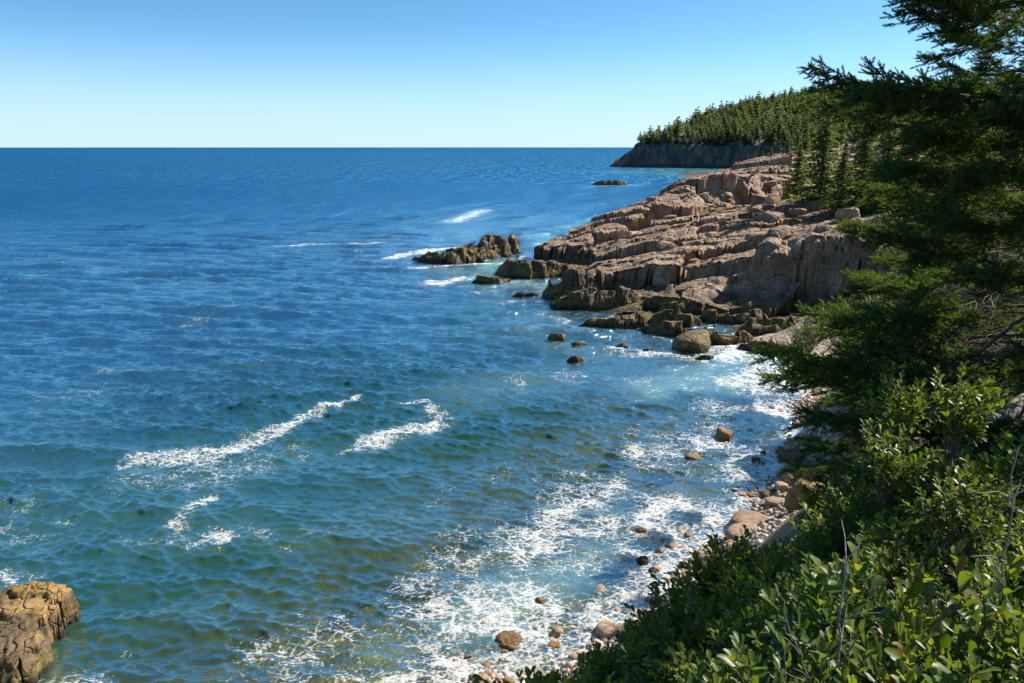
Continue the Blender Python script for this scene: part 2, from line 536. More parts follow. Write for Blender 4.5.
# ------------------------------------------------------------------ ground materials
def ground_material():
    m, n, out = new_mat('bank_soil_and_shingle')
    g = N(n, 'ShaderNodeNewGeometry')
    pos = g.outputs['Position']
    sep = N(n, 'ShaderNodeSeparateXYZ'); n.links.new(pos, sep.inputs[0])
    v = N(n, 'ShaderNodeTexVoronoi'); v.inputs['Scale'].default_value = 7.0
    n.links.new(pos, v.inputs['Vector'])
    v2 = N(n, 'ShaderNodeTexVoronoi'); v2.inputs['Scale'].default_value = 2.2
    n.links.new(pos, v2.inputs['Vector'])
    rc = N(n, 'ShaderNodeSeparateColor'); n.links.new(v.outputs['Color'], rc.inputs[0])
    shing = ramp(n, [(0, (0.16, 0.11, 0.075)), (0.4, (0.33, 0.24, 0.17)), (0.8, (0.50, 0.38, 0.30)), (1, (0.60, 0.52, 0.45))], rc.outputs[0])
    n1 = noise_tex(n, pos, 1.4, 6, 0.65)
    n2 = noise_tex(n, pos, 9.0, 4, 0.6)
    soil = ramp(n, [(0.3, (0.035, 0.026, 0.016)), (0.52, (0.10, 0.072, 0.045)), (0.7, (0.36, 0.25, 0.19))], n1)
    soil = mixc(n, mapr(n, n2, 0.5, 0.7, 0, 0.6), soil, (0.16, 0.11, 0.07))
    up = mapr(n, math_(n, 'ADD', sep.outputs[2], n1), 2.2, 3.4)
    c = mixc(n, up, shing, soil)
    weedn = noise_tex(n, pos, 0.8, 5, 0.65)
    sea = ramp(n, [(0.35, (0.028, 0.03, 0.012)), (0.55, (0.16, 0.13, 0.05)), (0.75, (0.30, 0.23, 0.11))], weedn)
    c = mixc(n, mapr(n, sep.outputs[2], 0.15, -0.5), c, sea)
    b = N(n, 'ShaderNodeBsdfPrincipled'); n.links.new(c, b.inputs['Base Color'])
    b.inputs['Roughness'].default_value = 0.8
    h = math_(n, 'ADD', math_(n, 'MULTIPLY', v.outputs['Distance'], -1.0), math_(n, 'ADD', n1, math_(n, 'MULTIPLY', n2, 0.5)))
    n.links.new(bump(n, h, 0.08), b.inputs['Normal'])
    n.links.new(b.outputs[0], out.inputs[0])
    return m
M_GROUND = ground_material()

def forest_floor_material():
    m, n, out = new_mat('forest_floor_over_cliff')
    g = N(n, 'ShaderNodeNewGeometry')
    pos = g.outputs['Position']
    sep = N(n, 'ShaderNodeSeparateXYZ'); n.links.new(g.outputs['True Normal'], sep.inputs[0])
    sp = N(n, 'ShaderNodeSeparateXYZ'); n.links.new(pos, sp.inputs[0])
    n1 = noise_tex(n, pos, 0.06, 6, 0.6)
    n2 = noise_tex(n, scaled(n, pos, (1, 1, 0.3)), 0.25, 6, 0.65)
    rock = ramp(n, [(0.3, (0.05, 0.045, 0.04)), (0.5, (0.13, 0.11, 0.095)), (0.7, (0.25, 0.21, 0.18))], n2)
    rock = mixc(n, mapr(n, sp.outputs[2], 4, 1.0), rock, (0.06, 0.05, 0.04))
    veg = ramp(n, [(0.35, (0.02, 0.035, 0.012)), (0.6, (0.05, 0.075, 0.02)), (0.8, (0.10, 0.11, 0.035))], n1)
    f = math_(n, 'MULTIPLY', mapr(n, sep.outputs[2], 0.62, 0.86), mapr(n, sp.outputs[2], 5.0, 9.0))
    b = N(n, 'ShaderNodeBsdfPrincipled'); n.links.new(mixc(n, f, rock, veg), b.inputs['Base Color'])
    b.inputs['Roughness'].default_value = 0.85
    n.links.new(bump(n, n2, 2.0), b.inputs['Normal'])
    n.links.new(b.outputs[0], out.inputs[0])
    return m
M_FORESTFLOOR = forest_floor_material()

terrain_sheet('ground', -40, 48, -10, 62, 0.22, h_near, M_GROUND, 0.0, True, -7.5)
terrain_sheet('rocky_headland', -6, 92, 52, 192, 0.22, h_head, M_GRANITE, 0.07, False, -3.2, 0.9)
terrain_sheet('far_headland', 60, 620, 196, 1100, 2.5, h_far, M_FORESTFLOOR, 1.2, False, -4.5, 2.5)
# sea floor sheet to the horizon
me = mesh_np('sea_floor', [(-30000, -3000, -8), (30000, -3000, -8), (30000, 30000, -8), (-30000, 30000, -8)], np.array([[0, 1, 2, 3]]))
tag(link('sea_floor', me, plain_material('sea_floor_sand', (0.05, 0.05, 0.03), (0.12, 0.11, 0.07), 0.02)), kind='structure')

# ------------------------------------------------------------------ water
def combined_height(x, y):
    h = np.full(x.shape, -8.0)
    m = (x > -40) & (x < 48) & (y > -10) & (y < 62)
    h[m] = np.maximum(h[m], h_near(x[m], y[m]))
    m = (x > -6) & (x < 92) & (y > 52) & (y < 192)
    h[m] = np.maximum(h[m], RB_HEAD(x[m], y[m]))
    m = (x > 60) & (x < 620) & (y > 196) & (y < 1100)
    h[m] = np.maximum(h[m], RB_FAR(x[m], y[m]))
    return h

def seg_field(x, y, pts, width):
    """max over the polyline of exp(-(d/w)^2), in metres on the water"""
    pts = [P(a, b)[:2] for a, b in pts]
    out = np.zeros(x.shape)
    ws = width if isinstance(width, (list, tuple)) else [width] * len(pts)
    if len(pts) == 1:
        pts = pts * 2; ws = list(ws) * 2
    for (a, b, wa, wb) in zip(pts[:-1], pts[1:], ws[:-1], ws[1:]):
        ab = b - a
        t = np.clip(((x - a[0]) * ab[0] + (y - a[1]) * ab[1]) / (ab @ ab + 1e-9), 0, 1)
        d = np.hypot(x - a[0] - t * ab[0], y - a[1] - t * ab[1])
        ww = wa * (1 - t) + wb * t
        out = np.maximum(out, np.exp(-(d / ww) ** 2))
    return out

FOAM_LINES = [   # (strength, width in m, pixel polyline on the water)
    (1.00, [.5, .9, 1.0, .9, .6, .3], [(128, 462), (165, 456), (205, 459), (255, 441), (312, 414), (352, 398)]),
    (0.72, [1.6, 1.8, 1.4], [(150, 480), (215, 478), (300, 452)]),
    (0.95, [.5, .8, .6, .4], [(352, 448), (398, 434), (438, 424), (432, 406)]),
    (0.80, [.4, .3], [(428, 404), (400, 402)]),
    (0.60, [.5, .9], [(300, 455), (390, 440)]),
    (0.85, [.5, .5, .5], [(195, 500), (188, 515), (175, 530)]),
    (1.00, [.5, .45], [(205, 541), (228, 539)]),
    (0.64, [.9, 1.2, .8], [(140, 545), (240, 530), (330, 545)]),
    (0.70, [.8, 1.4], [(500, 392), (522, 378)]),
    (0.62, [1.2, 1.5], [(48, 397), (92, 393)]), (0.70, [1.0], [(105, 371)]), (0.65, [1.6], [(196, 322)]), (0.45, [1.0, 1.0], [(205, 312), (240, 308)]),
    (0.50, [3.0, 4.0], [(160, 262), (185, 256)]), (0.45, [3, 3], [(15, 292), (60, 272)]), (0.42, [1.0, 1.0], [(225, 363), (290, 360)]), (0.5, [.7, .6], [(120, 358), (160, 352)]),
    (0.85, [1.2, 1.4, .8], [(280, 246), (330, 244), (383, 243)]),
    (0.62, [9, 10], [(350, 160), (392, 159)]),
    (1.0, [1.2, 1.7, .9], [(390, 258), (420, 252), (462, 247)]), (1.0, [2.0, 1.2], [(436, 283), (456, 279)]), (0.9, [.8, .8], [(405, 268), (530, 262)]),
    (0.85, [3, 3], [(452, 222), (484, 210)]), (.5, [4], [(500, 208)]), (0.6, [1.0, .7], [(470, 235), (486, 240)]),
    (0.85, [1.0, 1.0, 1.0], [(610, 350), (690, 358), (785, 362)]), (0.7, [1.2, .7], [(545, 312), (580, 330)]), (0.45, [2.5, 2.0, 2.0], [(540, 322), (600, 345), (720, 370)]),
    (0.7, [.8, .8], [(500, 303), (548, 300)]), (.6, [12, 8], [(615, 172), (690, 173)]), (.75, [4, 4], [(588, 186), (632, 185)]),
    (0.56, [2.5, 2.5, 2.5], [(400, 520), (520, 470), (660, 425)]), (0.5, [1.4, 1.2], [(395, 330), (440, 332)]), (.45, [1.5, 1.5], [(430, 345), (500, 340)]),
    (0.8, [.5, .6, .3], [(95, 683), (60, 676), (30, 690)]), (.8, [.5, .5], [(0, 575), (22, 582)]),
    (0.45, [1.0, 1.0], [(120, 640), (240, 600)]),
]

def build_water():
    na = 1000
    ang = np.concatenate([np.radians(np.linspace(-110, -44, 40))[:-1], np.radians(np.linspace(-44, 44, na)), np.radians(np.linspace(44, 110, 40))[1:]])
    inv = np.linspace(1 / 13.0, 1 / 230.0, 1250)
    r = np.concatenate([np.linspace(5, 13, 20)[:-1], 1 / inv, np.geomspace(232, 30000, 220)])
    R, A = np.meshgrid(r, ang, indexing='ij')
    X, Y = R * np.sin(A), R * np.cos(A)
    cell = np.maximum(np.gradient(r)[:, None] * 0.75, r[:, None] * math.radians(88 / na))
    cell = np.broadcast_to(cell, X.shape)
    H = combined_height(X, Y)
    depth = -H
    rs = np.random.RandomState(3)
    Z = np.zeros_like(X)
    DX = np.zeros_like(X); DY = np.zeros_like(X)
    damp = sstep(-0.2, 1.6, depth) * 0.75 + 0.25
    gust = np.clip(0.9 + 0.75 * fbm(X * 0.035, Y * 0.06, 0.7, 4), 0.45, 1.35)
    pn = [noise3(X / 4.0, Y / 4.0, 0.5), noise3(X / 9.0, Y / 9.0, 3.5)]
    for k in range(60):
        lam = 0.38 * (7.5 / 0.38) ** rs.rand()
        th = math.radians(rs.normal(-100, 15 if lam > 0.9 else 27))          # running in from the open sea on the left, towards the cove
        kx, ky = math.cos(th), math.sin(th)
        amp = 0.0145 * lam ** 0.45 * (0.6 + 0.8 * rs.rand())
        ph = rs.rand() * 6.28
        kk = 2 * math.pi / lam
        q = np.clip((lam / cell - 2.2) / 2.5, 0, 1)
        if q.max() <= 0: continue
        arg = kk * (kx * X + ky * Y) + ph + (1.5 * pn[0] if lam < 2 else 1.5 * pn[1])
        Z += amp * q * np.cos(arg)
        DX -= amp * q * kx * np.sin(arg) * 0.38
        DY -= amp * q * ky * np.sin(arg) * 0.38
    Z *= damp * gust; DX *= damp * gust; DY *= damp * gust
    # wash lines in the surf
    surf = np.exp(-((depth - 0.3) / 0.5) ** 2)
    Z += surf * 0.10 * fbm(X * 0.9, Y * 0.9, 4.0, 4)
    # foam
    wx = X + 0.9 * fbm(X * 0.45, Y * 0.45, 2.0, 4)
    wy = Y + 0.9 * fbm(X * 0.45, Y * 0.45, 7.0, 4)
    foam = np.zeros_like(X)
    for st, wd, pts in FOAM_LINES:
        foam = np.maximum(foam, st * 1.08 * seg_field(wx, wy, pts, [q * 1.6 for q in wd]) ** 0.7)
    near = (Y < 62)
    shore = sstep(2.7, 0.0, depth) * near
    foam = np.maximum(foam, 1.24 * shore * (0.85 + 0.40 * fbm(X * 0.25, Y * 0.25, 11.0, 3)))
    foam = np.maximum(foam, 0.62 * np.exp(-((depth - 0.9) / 0.35) ** 2) * near * sstep(-0.2, 0.5, fbm(X * 0.2, Y * 0.2, 3.0, 3)))
    rock_edge = sstep(1.3, 0.0, depth) * (~near)
    foam = np.maximum(foam, 0.72 * rock_edge * (0.7 + 0.5 * fbm(X * 0.2, Y * 0.2, 1.0, 3)))
    fleck = 0.04 + sstep(0.10, 0.75, fbm(X * 0.05, Y * 0.05, 6.0, 3)) * 0.36 + 0.20 * sstep(0.05, 0.5, fbm(X * 0.30, Y * 0.30, 8.0, 3)) + 0.14
    foam = np.maximum(foam, fleck * sstep(400, 60, np.hypot(X, Y)))
    # aerated milky water around breaking waves
    milk = np.zeros_like(X)
    for st, wd, pts in ((1.7, [2.5, 4.0, 3.0], [(655, 388), (700, 378), (750, 362)]), (.5, [2.5, 2.5, 2.5], [(560, 345), (620, 360), (700, 372)]), (.6, [3, 3], [(440, 270), (520, 285)]),
                        (.95, [2.0, 2.4, 2.2], [(470, 620), (520, 590), (600, 560)]), (.6, [2, 2], [(400, 650), (520, 640)]), (.4, [4, 4, 3], [(480, 390), (600, 370), (680, 400)])):
        milk = np.maximum(milk, st * seg_field(wx, wy, pts, wd))
    milk = np.maximum(milk, foam * 0.25)
    V = np.stack([X + DX, Y + DY, Z + 0.02], -1).reshape(-1, 3)
    f = grid_faces(*X.shape)
    keep = (H.ravel()[f].min(1) < 1.2)
    f = f[keep][:, ::-1]
    used = np.zeros(len(V), bool); used[f.ravel()] = True
    idx = np.cumsum(used) - 1
    me = mesh_np('sea_water', V[used], idx[f], True)
    attr(me, 'depth', np.clip(depth, -2, 8).ravel()[used])
    attr(me, 'foam', foam.ravel()[used])
    attr(me, 'milk', milk.ravel()[used])
    # material
    m, n, out = new_mat('sea_water')
    g = N(n, 'ShaderNodeNewGeometry'); pos = g.outputs['Position']
    ad = N(n, 'ShaderNodeAttribute', attribute_name='depth').outputs['Fac']
    af = N(n, 'ShaderNodeAttribute', attribute_name='foam').outputs['Fac']
    am = N(n, 'ShaderNodeAttribute', attribute_name='milk').outputs['Fac']
    cd = N(n, 'ShaderNodeVectorMath', operation='LENGTH'); n.links.new(pos, cd.inputs[0])
    dist = cd.outputs['Value']
    big = noise_tex(n, scaled(n, pos, (0.006, 0.014, 1)), 1.0, 3, 0.55)
    # ripples
    rp1 = noise_tex(n, scaled(n, pos, (0.65, 1.5, 1)), 2.6, 4, 0.6, 0.3)
    rp2 = noise_tex(n, scaled(n, pos, (0.52, 0.46, 1)), 1.0, 5, 0.62, 0.3)
    rp3 = noise_tex(n, scaled(n, pos, (0.12, 0.055, 1)), 1.0, 5, 0.6, 0.2)
    far1 = mapr(n, dist, 25, 110); far2 = mapr(n, dist, 60, 200); far3 = mapr(n, dist, 250, 900)
    rp4 = noise_tex(n, scaled(n, pos, (0.035, 0.013, 1)), 1.0, 5, 0.65, 0.2)
    nbn = N(n, 'ShaderNodeBump'); nbn.inputs['Strength'].default_value = 0.85; n.links.new(rp1, nbn.inputs['Height'])
    n.links.new(mapr(n, dist, 24, 70, 0.06, 0.17), nbn.inputs['Distance'])
    nb = nbn.outputs[0]
    b2 = N(n, 'ShaderNodeBump'); n.links.new(rp2, b2.inputs['Height']); n.links.new(nb, b2.inputs['Normal'])
    n.links.new(math_(n, 'MULTIPLY', far1, math_(n, 'ADD', 0.55, math_(n, 'MULTIPLY', big, 0.7))), b2.inputs['Strength']); b2.inputs['Distance'].default_value = 1.1
    b3 = N(n, 'ShaderNodeBump'); n.links.new(rp3, b3.inputs['Height']); n.links.new(b2.outputs[0], b3.inputs['Normal'])
    n.links.new(far2, b3.inputs['Strength']); b3.inputs['Distance'].default_value = 9.0
    b4 = N(n, 'ShaderNodeBump'); n.links.new(rp4, b4.inputs['Height']); n.links.new(b3.outputs[0], b4.inputs['Normal'])
    n.links.new(far3, b4.inputs['Strength']); b4.inputs['Distance'].default_value = 16.0
    nrm = b4.outputs[0]
    # body colour by depth
    t = mapr(n, ad, 0.0, 7.0, smooth=False)
    body = ramp(n, [(0.0, (0.10, 0.11, 0.06)), (0.14, (0.050, 0.090, 0.038)), (0.34, (0.010, 0.060, 0.032)), (0.62, (0.001, 0.050, 0.040)), (0.85, (0.0, 0.044, 0.075)), (1.0, (0.0, 0.040, 0.115))], t)
    body = mixc(n, mapr(n, big, 0.35, 0.7, 0, 0.55), body, (0.0, 0.024, 0.085))
    body = mixc(n, math_(n, 'MULTIPLY', am, 0.8, True), body, (0.24, 0.42, 0.40))
    df = N(n, 'ShaderNodeBsdfDiffuse'); n.links.new(body, df.inputs[0])
    # light welling up from inside the water hardly follows the ripples
    upn = N(n, 'ShaderNodeVectorMath', operation='MULTIPLY_ADD'); n.links.new(nrm, upn.inputs[0]); upn.inputs[1].default_value = (0.30, 0.30, 0.30); upn.inputs[2].default_value = (0, 0, 0.7)
    upk = N(n, 'ShaderNodeVectorMath', operation='NORMALIZE'); n.links.new(upn.outputs[0], upk.inputs[0]); n.links.new(upk.outputs[0], df.inputs['Normal'])
    tr = N(n, 'ShaderNodeBsdfTransparent'); tr.inputs[0].default_value = (0.80, 0.92, 0.86, 1)
    opac = math_(n, 'MAXIMUM', mapr(n, ad, -0.1, 3.4, 0.10, 1.0), math_(n, 'MULTIPLY', am, 0.6))
    mb = N(n, 'ShaderNodeMixShader'); n.links.new(opac, mb.inputs[0]); n.links.new(tr.outputs[0], mb.inputs[1]); n.links.new(df.outputs[0], mb.inputs[2])
    gl = N(n, 'ShaderNodeBsdfGlossy'); gl.inputs[0].default_value = (0.80, 0.93, 1.0, 1); gl.inputs['Roughness'].default_value = 0.12
    n.links.new(mapr(n, dist, 20, 500, 0.10, 0.32), gl.inputs['Roughness'])
    n.links.new(mixc(n, mapr(n, dist, 30, 220), (0.66, 0.94, 1.0), (0.20, 0.64, 1.0)), gl.inputs[0])
    n.links.new(nrm, gl.inputs['Normal'])
    fr = N(n, 'ShaderNodeFresnel'); fr.inputs[0].default_value = 1.33; n.links.new(nrm, fr.inputs['Normal'])
    ms = N(n, 'ShaderNodeMixShader'); n.links.new(math_(n, 'MULTIPLY', fr.outputs[0], math_(n, 'MULTIPLY', mapr(n, dist, 22, 60, 0.50, 0.80), mapr(n, dist, 60, 260, 1.0, 0.42))), ms.inputs[0]); n.links.new(mb.outputs[0], ms.inputs[1]); n.links.new(gl.outputs[0], ms.inputs[2])
    # lacy foam
    dn = N(n, 'ShaderNodeTexNoise'); dn.inputs['Scale'].default_value = 1.2; dn.inputs['Detail'].default_value = 3
    n.links.new(pos, dn.inputs['Vector'])
    dv = N(n, 'ShaderNodeVectorMath', operation='MULTIPLY_ADD'); n.links.new(dn.outputs['Color'], dv.inputs[0]); dv.inputs[1].default_value = (0.9, 0.9, 0); n.links.new(pos, dv.inputs[2])
    vo = N(n, 'ShaderNodeTexVoronoi', feature='DISTANCE_TO_EDGE'); vo.inputs['Scale'].default_value = 2.4
    n.links.new(scaled(n, dv.outputs[0], (0.8, 1.25, 0)), vo.inputs['Vector'])
    fn = noise_tex(n, scaled(n, pos, (1, 1.6, 0)), 7.0, 6, 0.75, 0.3)
    fl = noise_tex(n, scaled(n, pos, (1, 1.3, 0)), 0.7, 3, 0.6, 0.5)
    lace = math_(n, 'ADD', math_(n, 'MULTIPLY', fn, 1.15), math_(n, 'ADD', math_(n, 'MULTIPLY', fl, 0.55), math_(n, 'MULTIPLY', mapr(n, vo.outputs['Distance'], 0.0, 0.22, 0.14, 0), 1.0)))
    # noise sum sits around 0.75; density 1 -> low threshold
    thr = mapr(n, af, 0.0, 1.0, 1.44, 0.84, smooth=False)
    fm = mapr(n, math_(n, 'SUBTRACT', lace, thr), -0.02, 0.20)
    fm = math_(n, 'MULTIPLY', fm, mapr(n, af, 0.05, 0.25))
    fd = N(n, 'ShaderNodeBsdfDiffuse'); fd.inputs[0].default_value = (0.78, 0.79, 0.78, 1)
    n.links.new(bump(n, lace, 0.12), fd.inputs['Normal'])
    mf = N(n, 'ShaderNodeMixShader'); n.links.new(fm, mf.inputs[0]); n.links.new(ms.outputs[0], mf.inputs[1]); n.links.new(fd.outputs[0], mf.inputs[2])
    n.links.new(mf.outputs[0], out.inputs[0])
    tag(link('sea_water', me, m), kind='structure')
build_water()
# ------------------------------------------------------------------ rocks standing in the water and on the beach
_ico = {}
def ico(sub):
    if sub not in _ico:
        b = bmesh.new()
        bmesh.ops.create_icosphere(b, subdivisions=sub, radius=1.0)
        b.verts.ensure_lookup_table()
        _ico[sub] = (np.array([v.co[:] for v in b.verts]), np.array([[v.index for v in f.verts] for f in b.faces]))
        b.free()
    return _ico[sub]

def stone_mesh(name, seed, dims, sub=3, planes=9, power=7.0, rough=0.06, smooth=True):
    """a worn rock: soft intersection of random half-spaces, roughened"""
    d, f = ico(sub)
    rs = np.random.RandomState(seed)
    nn = rs.normal(size=(planes, 3)); nn /= np.linalg.norm(nn, axis=1)[:, None]
    nn = np.concatenate([nn, np.array([[0, 0, 1], [0, 0, -1], [1, 0, 0], [-1, 0, 0], [0, 1, 0], [0, -1, 0]]) + rs.normal(size=(6, 3)) * 0.15])
    nn /= np.linalg.norm(nn, axis=1)[:, None]
    c = rs.uniform(0.72, 1.0, len(nn))
    q = np.clip(d @ nn.T, 0, None) / c
    r = (q ** power).sum(1) ** (-1 / power)
    v = d * r[:, None]
    v = v + d * (rough * fbm(v[:, 0] * 2 + seed, v[:, 1] * 2, v[:, 2] * 2, 4))[:, None]
    v = v * np.array(dims) * 0.5 / 0.85
    return mesh_np(name, v, f, smooth)

def ledge(name, label, cat, front, width, mat, seed, group=None, res=0.16, steps=0.35, rough=0.18, lean=0.25, base=-1.6, back=0.55):
    """one rock ledge: front = [(px, py of its foot at the water, py of its top)], running back 'width' metres"""
    rs = np.random.RandomState(seed)
    F = np.array([P(a, b)[:2] for a, b, c in front])
    tops = []
    for (a, b, c), p in zip(front, F):
        Yt = p[1] + width * 0.3
        tops.append(PY(a, c, Yt)[2])
    tops = np.array(tops)
    s = np.concatenate([[0], np.cumsum(np.hypot(*(F[1:] - F[:-1]).T))])
    L = s[-1]
    ns, ntt = max(int(L / res), 12), max(int(width * 1.6 / res), 14)
    u = np.linspace(0, 1, ns); t = np.linspace(0, 1, ntt)
    T, U = np.meshgrid(t, u)
    fx, fy = np.interp(U * L, s, F[:, 0]), np.interp(U * L, s, F[:, 1])
    top = np.interp(U * L, s, tops)
    tang = F[-1] - F[0]; tang /= np.linalg.norm(tang)
    nrm = np.array((-tang[1], tang[0]));  nrm = nrm if nrm[1] > 0 else -nrm
    end = np.clip(np.minimum(U, 1 - U) * L / (0.22 * min(L, 6) + 0.3), 0, 1) ** 0.5      # rounded ends in plan
    wv = width * (0.35 + 0.65 * end)
    D = (T - 0.08) * wv
    x = fx + nrm[0] * D; y = fy + nrm[1] * D
    w1 = fbm(x * 0.35 + seed, y * 0.35, 1.0, 3)
    f1, f2, idd, cx, cy = voronoi(x * 0.42 + 0.5 * w1 + seed, y * 0.75 + 0.4 * w1, seed)
    prof = sstep(0.0, lean, T + 0.10 * (idd - 0.5)) * (1 - (1 - back) * sstep(0.3, 0.85, T)) * (1 - sstep(0.82, 1.0, T))
    topz = top * (1 + steps * (idd - 0.5) * 1.4) + 0.1 * (idd - 0.5)
    z = base + (topz - base) * prof * (0.25 + 0.75 * end) - 0.35 * np.minimum(top, 1.5) * np.exp(-((f2 - f1) / 0.06) ** 2) * prof
    z = z + rough * fbm(x * 0.8, y * 0.8, seed * 1.7, 5) * (0.4 + 0.6 * np.clip(top, 0, 2))
    x = x + rough * 1.2 * fbm(x * 0.9 + 9, y * 0.9, z * 0.9, 4); y = y + rough * 1.2 * fbm(x * 0.9, y * 0.9 + 31, z * 0.9, 4)
    me = mesh_np(name, np.stack([x, y, z], -1).reshape(-1, 3), grid_faces(ns, ntt), False)
    o = link(name, me, mat)
    return tag(o, label, cat, group)

G = 'tidal ledges at the foot of the headland'
ledge('rock_islet', 'craggy brown rock islet alone in the sea with surf at its left end', 'rock',
      [(414, 261, 258), (430, 264, 253), (455, 265, 249), (478, 262, 244), (496, 259, 238), (514, 256, 236.5), (522, 253, 240)], 6.5, M_LEDGE, 3, G, steps=0.5, rough=0.3)
ledge('low_reef', 'dark low reef far out in the water below the wooded point', 'rock',
      [(592, 185, 182.5), (605, 185.5, 181), (618, 185.5, 181.2), (629, 185, 183)], 8.0, M_LEDGE, 5, None, res=0.5, rough=0.25)
ledge('rock_ledge', 'long flat brown ledge reaching farthest out to sea beside the islet', 'rock',
      [(492, 276, 268), (510, 279, 263), (530, 280, 261), (555, 278, 263), (585, 276, 267), (614, 274, 268)], 6.5, M_LEDGE, 8, G)
ledge('rock_ledge', 'small dark ledge awash at the left foot of the long flat ledge', 'rock',
      [(465, 283, 280), (480, 284, 277), (500, 284, 277.5), (520, 281, 278)], 2.2, M_LEDGE, 9, G)
ledge('rock_ledge', 'thin dark sliver of ledge barely above the water left of the fissured ledge', 'rock',
      [(505, 296, 294), (522, 297, 292), (545, 296, 291.5)], 1.6, M_LEDGE, 10, G)
ledge('rock_ledge', 'fissured grey ledge with upright cracks behind the weedy ledge', 'rock',
      [(541, 299, 288), (555, 301, 279), (575, 302, 274), (595, 301, 274), (614, 297, 279)], 5.0, M_LEDGE, 24, G, steps=0.7, rough=0.25)
ledge('rock_ledge', 'broad weedy ledge with ochre top and black overhanging front', 'rock',
      [(543, 306, 303), (560, 311, 296), (590, 312, 290), (620, 311, 289), (640, 309, 292), (656, 305, 297)], 4.0, M_LEDGE, 15, G)
ledge('rock_ledge', 'low narrow ledge with rounded left nose in front of the weedy ledge', 'rock',
      [(576, 326, 320), (590, 328, 316), (620, 329, 315), (645, 327, 311), (662, 322, 310)], 3.2, M_LEDGE, 16, G)
ledge('rock_ledge', 'lumpy ochre ledge behind the dome boulder', 'rock',
      [(636, 334, 326), (655, 337, 320), (680, 338, 321), (705, 336, 324), (722, 331, 326)], 3.0, M_LEDGE, 27, G, steps=0.8, rough=0.28)
ledge('rock_ledge', 'flat slab ledge lying under the dark headland wall', 'rock',
      [(690, 322, 313), (715, 325, 311), (745, 326, 311), (775, 323, 310)], 3.2, M_LEDGE, 28, G)
ledge('rock_ledge', 'pale topped slab ledge beside the spruce branches', 'rock',
      [(735, 336, 325), (755, 338, 318), (780, 338, 317), (800, 334, 319), (822, 330, 322)], 3.0, M_LEDGE, 19, G, steps=0.5)
ledge('rock_ledge', 'lowest brown ledge along the edge of the milky cove water', 'rock',
      [(722, 347, 343), (745, 351, 342), (770, 355, 343), (795, 356, 344), (815, 352, 346)], 2.4, M_LEDGE, 20, G)
ledge('rock_ledge', 'cleft brown ledge between the dome boulder and the lowest ledge', 'rock',
      [(700, 343, 335), (720, 346, 331), (740, 345, 331), (760, 341, 334)], 2.4, M_LEDGE, 31, G, steps=0.8, rough=0.25)
ledge('rock_ledge', 'dark shadowed ledge tight under the left half of the headland wall', 'rock',
      [(650, 314, 308), (672, 316, 303), (700, 315, 302), (722, 312, 305)], 3.0, M_LEDGE, 33, G, steps=.35, rough=.16)
ledge('rock_ledge', 'dark shadowed ledge tight under the right half of the headland wall', 'rock',
      [(722, 314, 307), (750, 316, 302), (790, 316, 301), (830, 312, 304)], 3.4, M_LEDGE, 34, G, steps=.35, rough=.16)
ledge('rock_ledge', 'stepped ledge between the narrow ledge and the shadowed ledges', 'rock',
      [(640, 325, 318), (665, 327, 313), (690, 328, 313), (712, 325, 316)], 2.6, M_LEDGE, 35, G, steps=.4, rough=.16)
ledge('rock_ledge', 'brown ledge running under the lowest spruce boughs', 'rock',
      [(790, 330, 322), (815, 332, 316), (845, 330, 315), (870, 325, 318)], 3.4, M_LEDGE, 36, G, steps=.6, rough=.25)
GA = 'rocks awash in the cove'
for k, (pts, wd, lab) in enumerate((
        ([(542, 342, 338), (552, 345, 334.5), (563, 345, 334.5), (570, 341, 338)], 1.6, 'rounded brown rock awash, leftmost in front of the ledges'),
        ([(560, 347, 344), (575, 348.5, 341), (597, 346, 342.5)], 1.3, 'thin brown rock awash touching the rounded rock'),
        ([(562, 362, 359), (577, 364, 356.5), (590, 362, 359.5)], 1.2, 'brown rock awash farthest from the ledges in the cove mouth'),
        ([(634, 352, 349), (648, 353.5, 346.5), (662, 351, 349)], 1.2, 'small flat rock awash left of the dome boulder'),
        ([(610, 348, 346), (622, 349, 343), (634, 347, 345)], 1.2, 'tiny rock awash between the flat rock and the narrow ledge'),
        ([(690, 360, 358), (706, 361, 355), (724, 358, 356)], 1.4, 'weedy rock awash just below the dome boulder'))):
    ledge('rock_awash', lab, 'rock', pts, wd, M_LEDGE, 40 + k, GA, res=0.09, rough=0.14, base=-0.8, lean=0.35)
# dome boulder
p = P(696, 352)
o = link('dome_boulder', stone_mesh('dome_boulder', 71, (3.1, 2.6, 2.1), 4, 12, 9, 0.10), M_LEDGE, None, (p[0], p[1] + 0.8, 0.35))
tag(o, 'dark round dome boulder at the water edge below the ledges', 'boulder')

